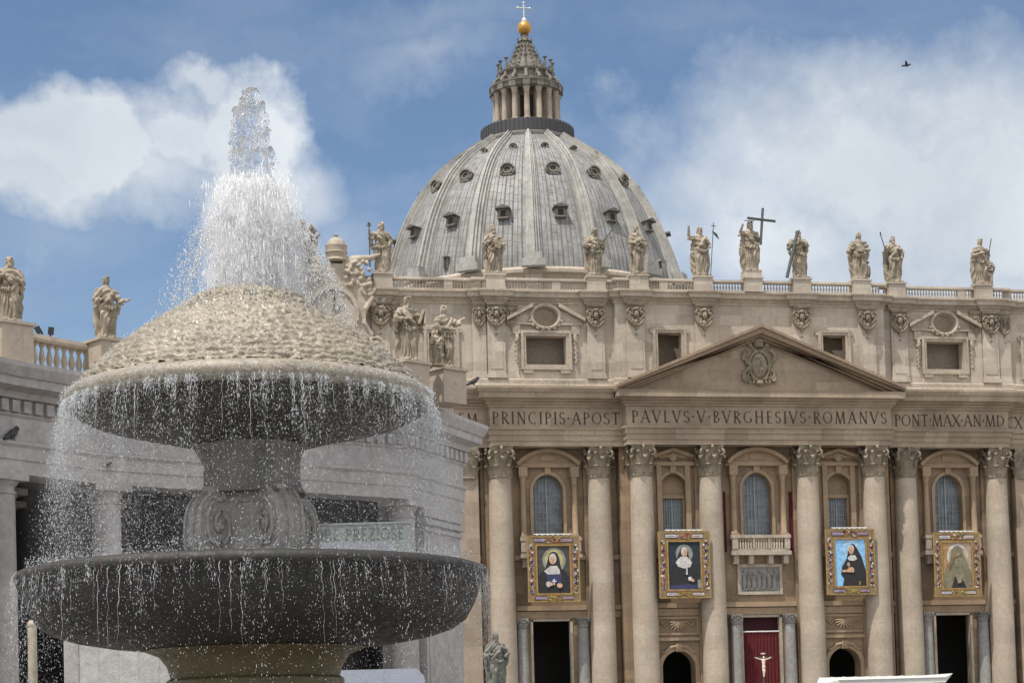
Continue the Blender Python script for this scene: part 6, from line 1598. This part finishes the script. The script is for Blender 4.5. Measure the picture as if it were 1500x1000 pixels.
# ---- water
rg = np.random.default_rng(4)
OCT = np.array([(1, 0, 0), (-1, 0, 0), (0, 1, 0), (0, -1, 0), (0, 0, 1), (0, 0, -1)], 'f')
OF = np.array([(0, 2, 4), (2, 1, 4), (1, 3, 4), (3, 0, 4), (2, 0, 5), (1, 2, 5), (3, 1, 5), (0, 3, 5)], 'i')
def drops(name, C_, rx, rz, mat, slant=None):
    n = len(C_); C_ = np.asarray(C_, 'f'); V = OCT[None] * np.stack([rx, rx, rz], 1)[:, None, :]
    if slant is not None: V = V + V[:, :, 2:3] * slant[:, None, :]
    V = (V + C_[:, None, :]).reshape(-1, 3)
    F = (OF[None] + (np.arange(n) * 6)[:, None, None]).reshape(-1)
    me = bpy.data.meshes.new(name); me.vertices.add(n * 6); me.vertices.foreach_set('co', V.ravel())
    me.loops.add(len(F)); me.loops.foreach_set('vertex_index', F); me.polygons.add(n * 8)
    me.polygons.foreach_set('loop_start', np.arange(0, n * 24, 3)); me.polygons.foreach_set('use_smooth', np.ones(n * 8, bool))
    me.update(calc_edges=True); me.materials.append(M[mat]); return me
def size(n, lo=.0022, hi=.008): return (lo + (hi - lo) * rg.random(n) ** 3).astype('f')
def curtain(n, r0, z0, drop, v, thick, strands):
    a = rg.uniform(0, 2 * PI, n); k = int(n * .24)
    sa = rg.uniform(0, 2 * PI, strands); idx = rg.integers(0, strands, k); a[:k] = sa[idx] + rg.normal(0, .006, k)
    T = math.sqrt(drop / 4.9); t = rg.random(n) * T; vv = v * (1 + .6 * rg.normal(size=n)); vv[:k] = (v * (1 + .35 * rg.normal(size=strands)))[idx]
    tl_ = rg.random(strands) * .75 + .2; t[:k] = (rg.random(k) ** .8) * T * tl_[idx]
    r = r0 + vv * t + thick * rg.normal(size=n) * (t / T); z = z0 - 4.9 * t * t + rg.normal(0, .02, n)
    a = a + rg.normal(0, .02, n) * (t / T)
    rx = size(n); rx[:k] *= .8; rz = rx * (1 + 2.2 * rg.random(n) * (t / T)); rz[:k] = rx[:k] * (2.5 + 6 * rg.random(k))
    return np.stack([r * np.cos(a), r * np.sin(a), z], 1), rx, rz
C1, a1, b1 = curtain(84000, 3.30, -.05, 3.0, .33, .17, 170)
C2, a2, b2 = curtain(34000, 4.20, -3.02, 3.2, .2, .13, 110)
o = link('water_droplets', drops('water_droplets', np.concatenate([C1, C2]), np.concatenate([a1, a2]), np.concatenate([b1, b2]), 'drops'), None, (FX, FY, 0)); o.scale = (FS, FS, 1); tag(o, kind='stuff')
# thin continuous trickles hanging from both rims
def trickles(n, r0, z0, v, lmin, lmax):
    m = MB(); rd = random.Random(n)
    for k in range(n):
        a = rd.uniform(0, 2 * PI); L = lmin + (lmax - lmin) * rd.random() ** 2; T = math.sqrt(L / 4.9); vv = v * rd.uniform(.3, 1.6); w = rd.uniform(.0035, .0075); pts = []; rad = []
        t0 = rd.random() * .16; ph = rd.uniform(0, 6)
        for i in range(11):
            t = t0 + T * i / 10; r = r0 + vv * t + .010 * math.sin(i * 1.7 + ph); aa = a + .004 * math.sin(i * 2.3 + ph * 2)
            pts.append((r * math.cos(aa), r * math.sin(aa), z0 - 4.9 * t * t)); rad.append(w * (1 - .08 * i) * rd.uniform(.5, 1.3))
        m.tube(pts, rad, 4)
    return m
for n, r0, z0, v, a_, b_ in ((150, 3.29, -.06, .28, .12, .8), (170, 4.19, -3.05, .2, .12, .9)):
    o = link('water_trickles', trickles(n, r0, z0, v, a_, b_).mesh('water_trickles', 'drops', 180), None, (FX, FY, 0)); o.scale = (FS, FS, 1); tag(o, kind='stuff')
# airborne spray round the jet
m = MB(); m.lathe([(.0, 1.7), (1.1, 1.7), (1.1, 2.6), (.9, 3.4), (.7, 4.0), (.45, 4.35), (.0, 4.4)], 0, 0, 32, cap=False)
o = link('water_mist', m.mesh('water_mist', 'mist', 180), None, (FX + .1, FY, 0)); tag(o, kind='stuff')
m = MB(); m.lathe([(2.55, -2.9), (4.2, -2.9), (4.2, .1), (2.9, -.6), (2.55, -1.2), (2.55, -2.9)], 0, 0, 48, cap=False)
o = link('water_mist', m.mesh('water_mist', 'mist_ring', 180), None, (FX, FY, 0)); tag(o, kind='stuff')
# splashes on the cap, on the rim and on the basin
n = 9000; s = rg.random(n) ** .7; ri = np.array([cap_at(q) for q in s]); aa = rg.uniform(0, 2 * PI, n)
hgt = rg.random(n) ** 3 * .10 + .03
Cs = np.stack([ri[:, 0] * np.cos(aa), ri[:, 0] * np.sin(aa), ri[:, 1] + hgt], 1)
n2 = 5000; r2 = 3.3 + .75 * rg.random(n2) ** .6; a2_ = rg.uniform(0, 2 * PI, n2); Cb = np.stack([r2 * np.cos(a2_), r2 * np.sin(a2_), -3.02 + .10 + rg.random(n2) ** 2 * .22], 1)
n3 = 5000; a3 = rg.uniform(0, 2 * PI, n3); r3 = 3.3 + .05 * rg.normal(size=n3); Cr = np.stack([r3 * np.cos(a3), r3 * np.sin(a3), .02 + .13 * rg.random(n3)], 1)
rx = size(n + n2 + n3, .004, .013)
o = link('water_splashes', drops('water_splashes', np.concatenate([Cs, Cb, Cr]), rx, rx * 1.3, 'drops'), None, (FX, FY, 0)); o.scale = (FS, FS, 1); tag(o, kind='stuff')
# the jet: white falling mass, outer arcs
def ball_(n, z0, vmax, r0, zend, vz0=0.0):
    a = rg.uniform(0, 2 * PI, n); v = vmax * np.sqrt(rg.random(n)); z0 = z0 - 1.3 * rg.random(n) ** 2; r0 = r0 * (1 + .25 * rg.normal(size=n))
    T = (vz0 + np.sqrt(vz0 ** 2 + 19.6 * (z0 - zend))) / 9.8
    t = rg.random(n) * T; r = r0 * np.sqrt(rg.random(n)) + v * t
    z = z0 + vz0 * t - 4.9 * t * t + rg.normal(0, .05, n)
    return np.stack([r * np.cos(a), r * np.sin(a), z], 1), t / T
n = 16000; Cj, tt = ball_(n, 3.95, .55, .58, 1.95); rx = (.003 + .010 * rg.random(n) ** 2).astype('f'); rz = rx * (3 + 9 * rg.random(n))
n2 = 10000; Cu = np.stack([.36 * rg.normal(size=n2) * .8, .36 * rg.normal(size=n2) * .8, 1.95 + 2.0 * rg.random(n2) ** .8], 1); rx2 = (.005 + .012 * rg.random(n2) ** 2).astype('f')
n4 = 26000; Cm = np.stack([.52 * rg.normal(size=n4), .52 * rg.normal(size=n4), 1.8 + 2.3 * rg.random(n4) ** 1.1], 1); kk = np.hypot(Cm[:, 0], Cm[:, 1]) < 1.5 - .2 * (Cm[:, 2] - 1.8); Cm = Cm[kk]; n4 = len(Cm); rx4 = (.002 + .005 * rg.random(n4) ** 2).astype('f')
o = link('water_jet', drops('water_jet', np.concatenate([Cj, Cu, Cm]), np.concatenate([rx, rx2, rx4]), np.concatenate([rz, rx2 * (3 + 8 * rg.random(n2)), rx4 * 1.6]), 'foam'), None, (FX + .1, FY, 0)); o.scale = (FS, FS, 1); tag(o, kind='stuff')
P_, rr_, zz_ = [], [], []
for k in range(46):
    a = rg.uniform(0, 2 * PI) if k > 6 else [0.0, .15, -.2, PI, PI + .2, .35, -.4][k]; v = rg.uniform(.9, 2.3); vz = rg.uniform(0, 1.6); z0 = rg.uniform(3.0, 3.6); m_ = 420
    T = (vz + math.sqrt(vz * vz + 19.6 * (z0 - 1.2))) / 9.8; t = rg.random(m_) * T; r = .35 + v * t + rg.normal(0, .05, m_); aa = a + rg.normal(0, .03, m_)
    P_.append(np.stack([r * np.cos(aa), r * np.sin(aa), z0 + vz * t - 4.9 * t * t + rg.normal(0, .04, m_)], 1)); q = size(m_, .004, .013); rr_.append(q); zz_.append(q * (1 + 3 * rg.random(m_)))
P_ = np.concatenate(P_); rr_ = np.concatenate(rr_); zz_ = np.concatenate(zz_)
caph = np.interp(np.hypot(P_[:, 0], P_[:, 1]), [c[0] for c in capp], [c[1] for c in capp]); kp = P_[:, 2] > caph + .03
o = link('water_arcs', drops('water_arcs', P_[kp], rr_[kp], zz_[kp], 'drops'), None, (FX + .1, FY, 0)); o.scale = (FS, FS, 1); tag(o, kind='stuff')
# clear upper column, thrown up in lumps
m = MB(); rnd = random.Random(21)
for z, r in ((3.55, .42), (3.75, .36), (3.95, .32), (4.12, .36), (4.3, .36), (4.45, .36), (4.58, .31), (4.72, .29), (4.88, .28), (5.02, .27), (5.18, .26), (5.3, .22), (5.42, .15)):
    r *= 1.2; m.ball((rnd.uniform(-.07, .07), rnd.uniform(-.07, .07), z + rnd.uniform(-.04, .04)), (r * rnd.uniform(.7, 1), r * rnd.uniform(.7, 1), .26), 12, 8)
    for k in range(5):
        a = rnd.uniform(0, 2 * PI); q = rnd.uniform(.05, .12); m.ball((r * .85 * math.cos(a), r * .85 * math.sin(a), z + rnd.uniform(-.14, .14)), (q, q, q * rnd.uniform(1, 2.2)), 8, 6)
cw = remesh(m, .018, 1)
nv_ = len(cw.vertices); P = np.empty(nv_ * 3, 'f'); cw.vertices.foreach_get('co', P); P = P.reshape(-1, 3); Nn = np.empty(nv_ * 3, 'f'); cw.vertices.foreach_get('normal', Nn); Nn = Nn.reshape(-1, 3)
dsp = np.array([.07 * mnoise.noise((p[0] * 6, p[1] * 6, p[2] * 4)) + .026 * mnoise.noise((p[0] * 15, p[1] * 15, p[2] * 10)) + .007 * mnoise.noise((p[0] * 36, p[1] * 36, p[2] * 26)) for p in P], 'f')
cw.vertices.foreach_set('co', (P + Nn * dsp[:, None]).ravel()); cw.materials.clear(); cw.materials.append(M['clear']); cw.polygons.foreach_set('use_smooth', [True] * len(cw.polygons)); cw.update()
o = link('clear_water', cw, None, (FX + .1, FY, 0)); o.scale = (FS, FS, 1); tag(o, kind='stuff')
n = 900; a = rg.uniform(0, 2 * PI, n); z = 3.6 + 1.9 * rg.random(n); r = np.interp(z, [3.6, 4.5, 5.0, 5.5], [.5, .42, .25, .12]) * (.6 + .6 * rg.random(n))
q = size(n, .004, .014); o = link('water_spray', drops('water_spray', np.stack([r * np.cos(a), r * np.sin(a), z], 1), q, q * 1.5, 'drops'), None, (FX + .1, FY, 0)); o.scale = (FS, FS, 1); tag(o, kind='stuff')
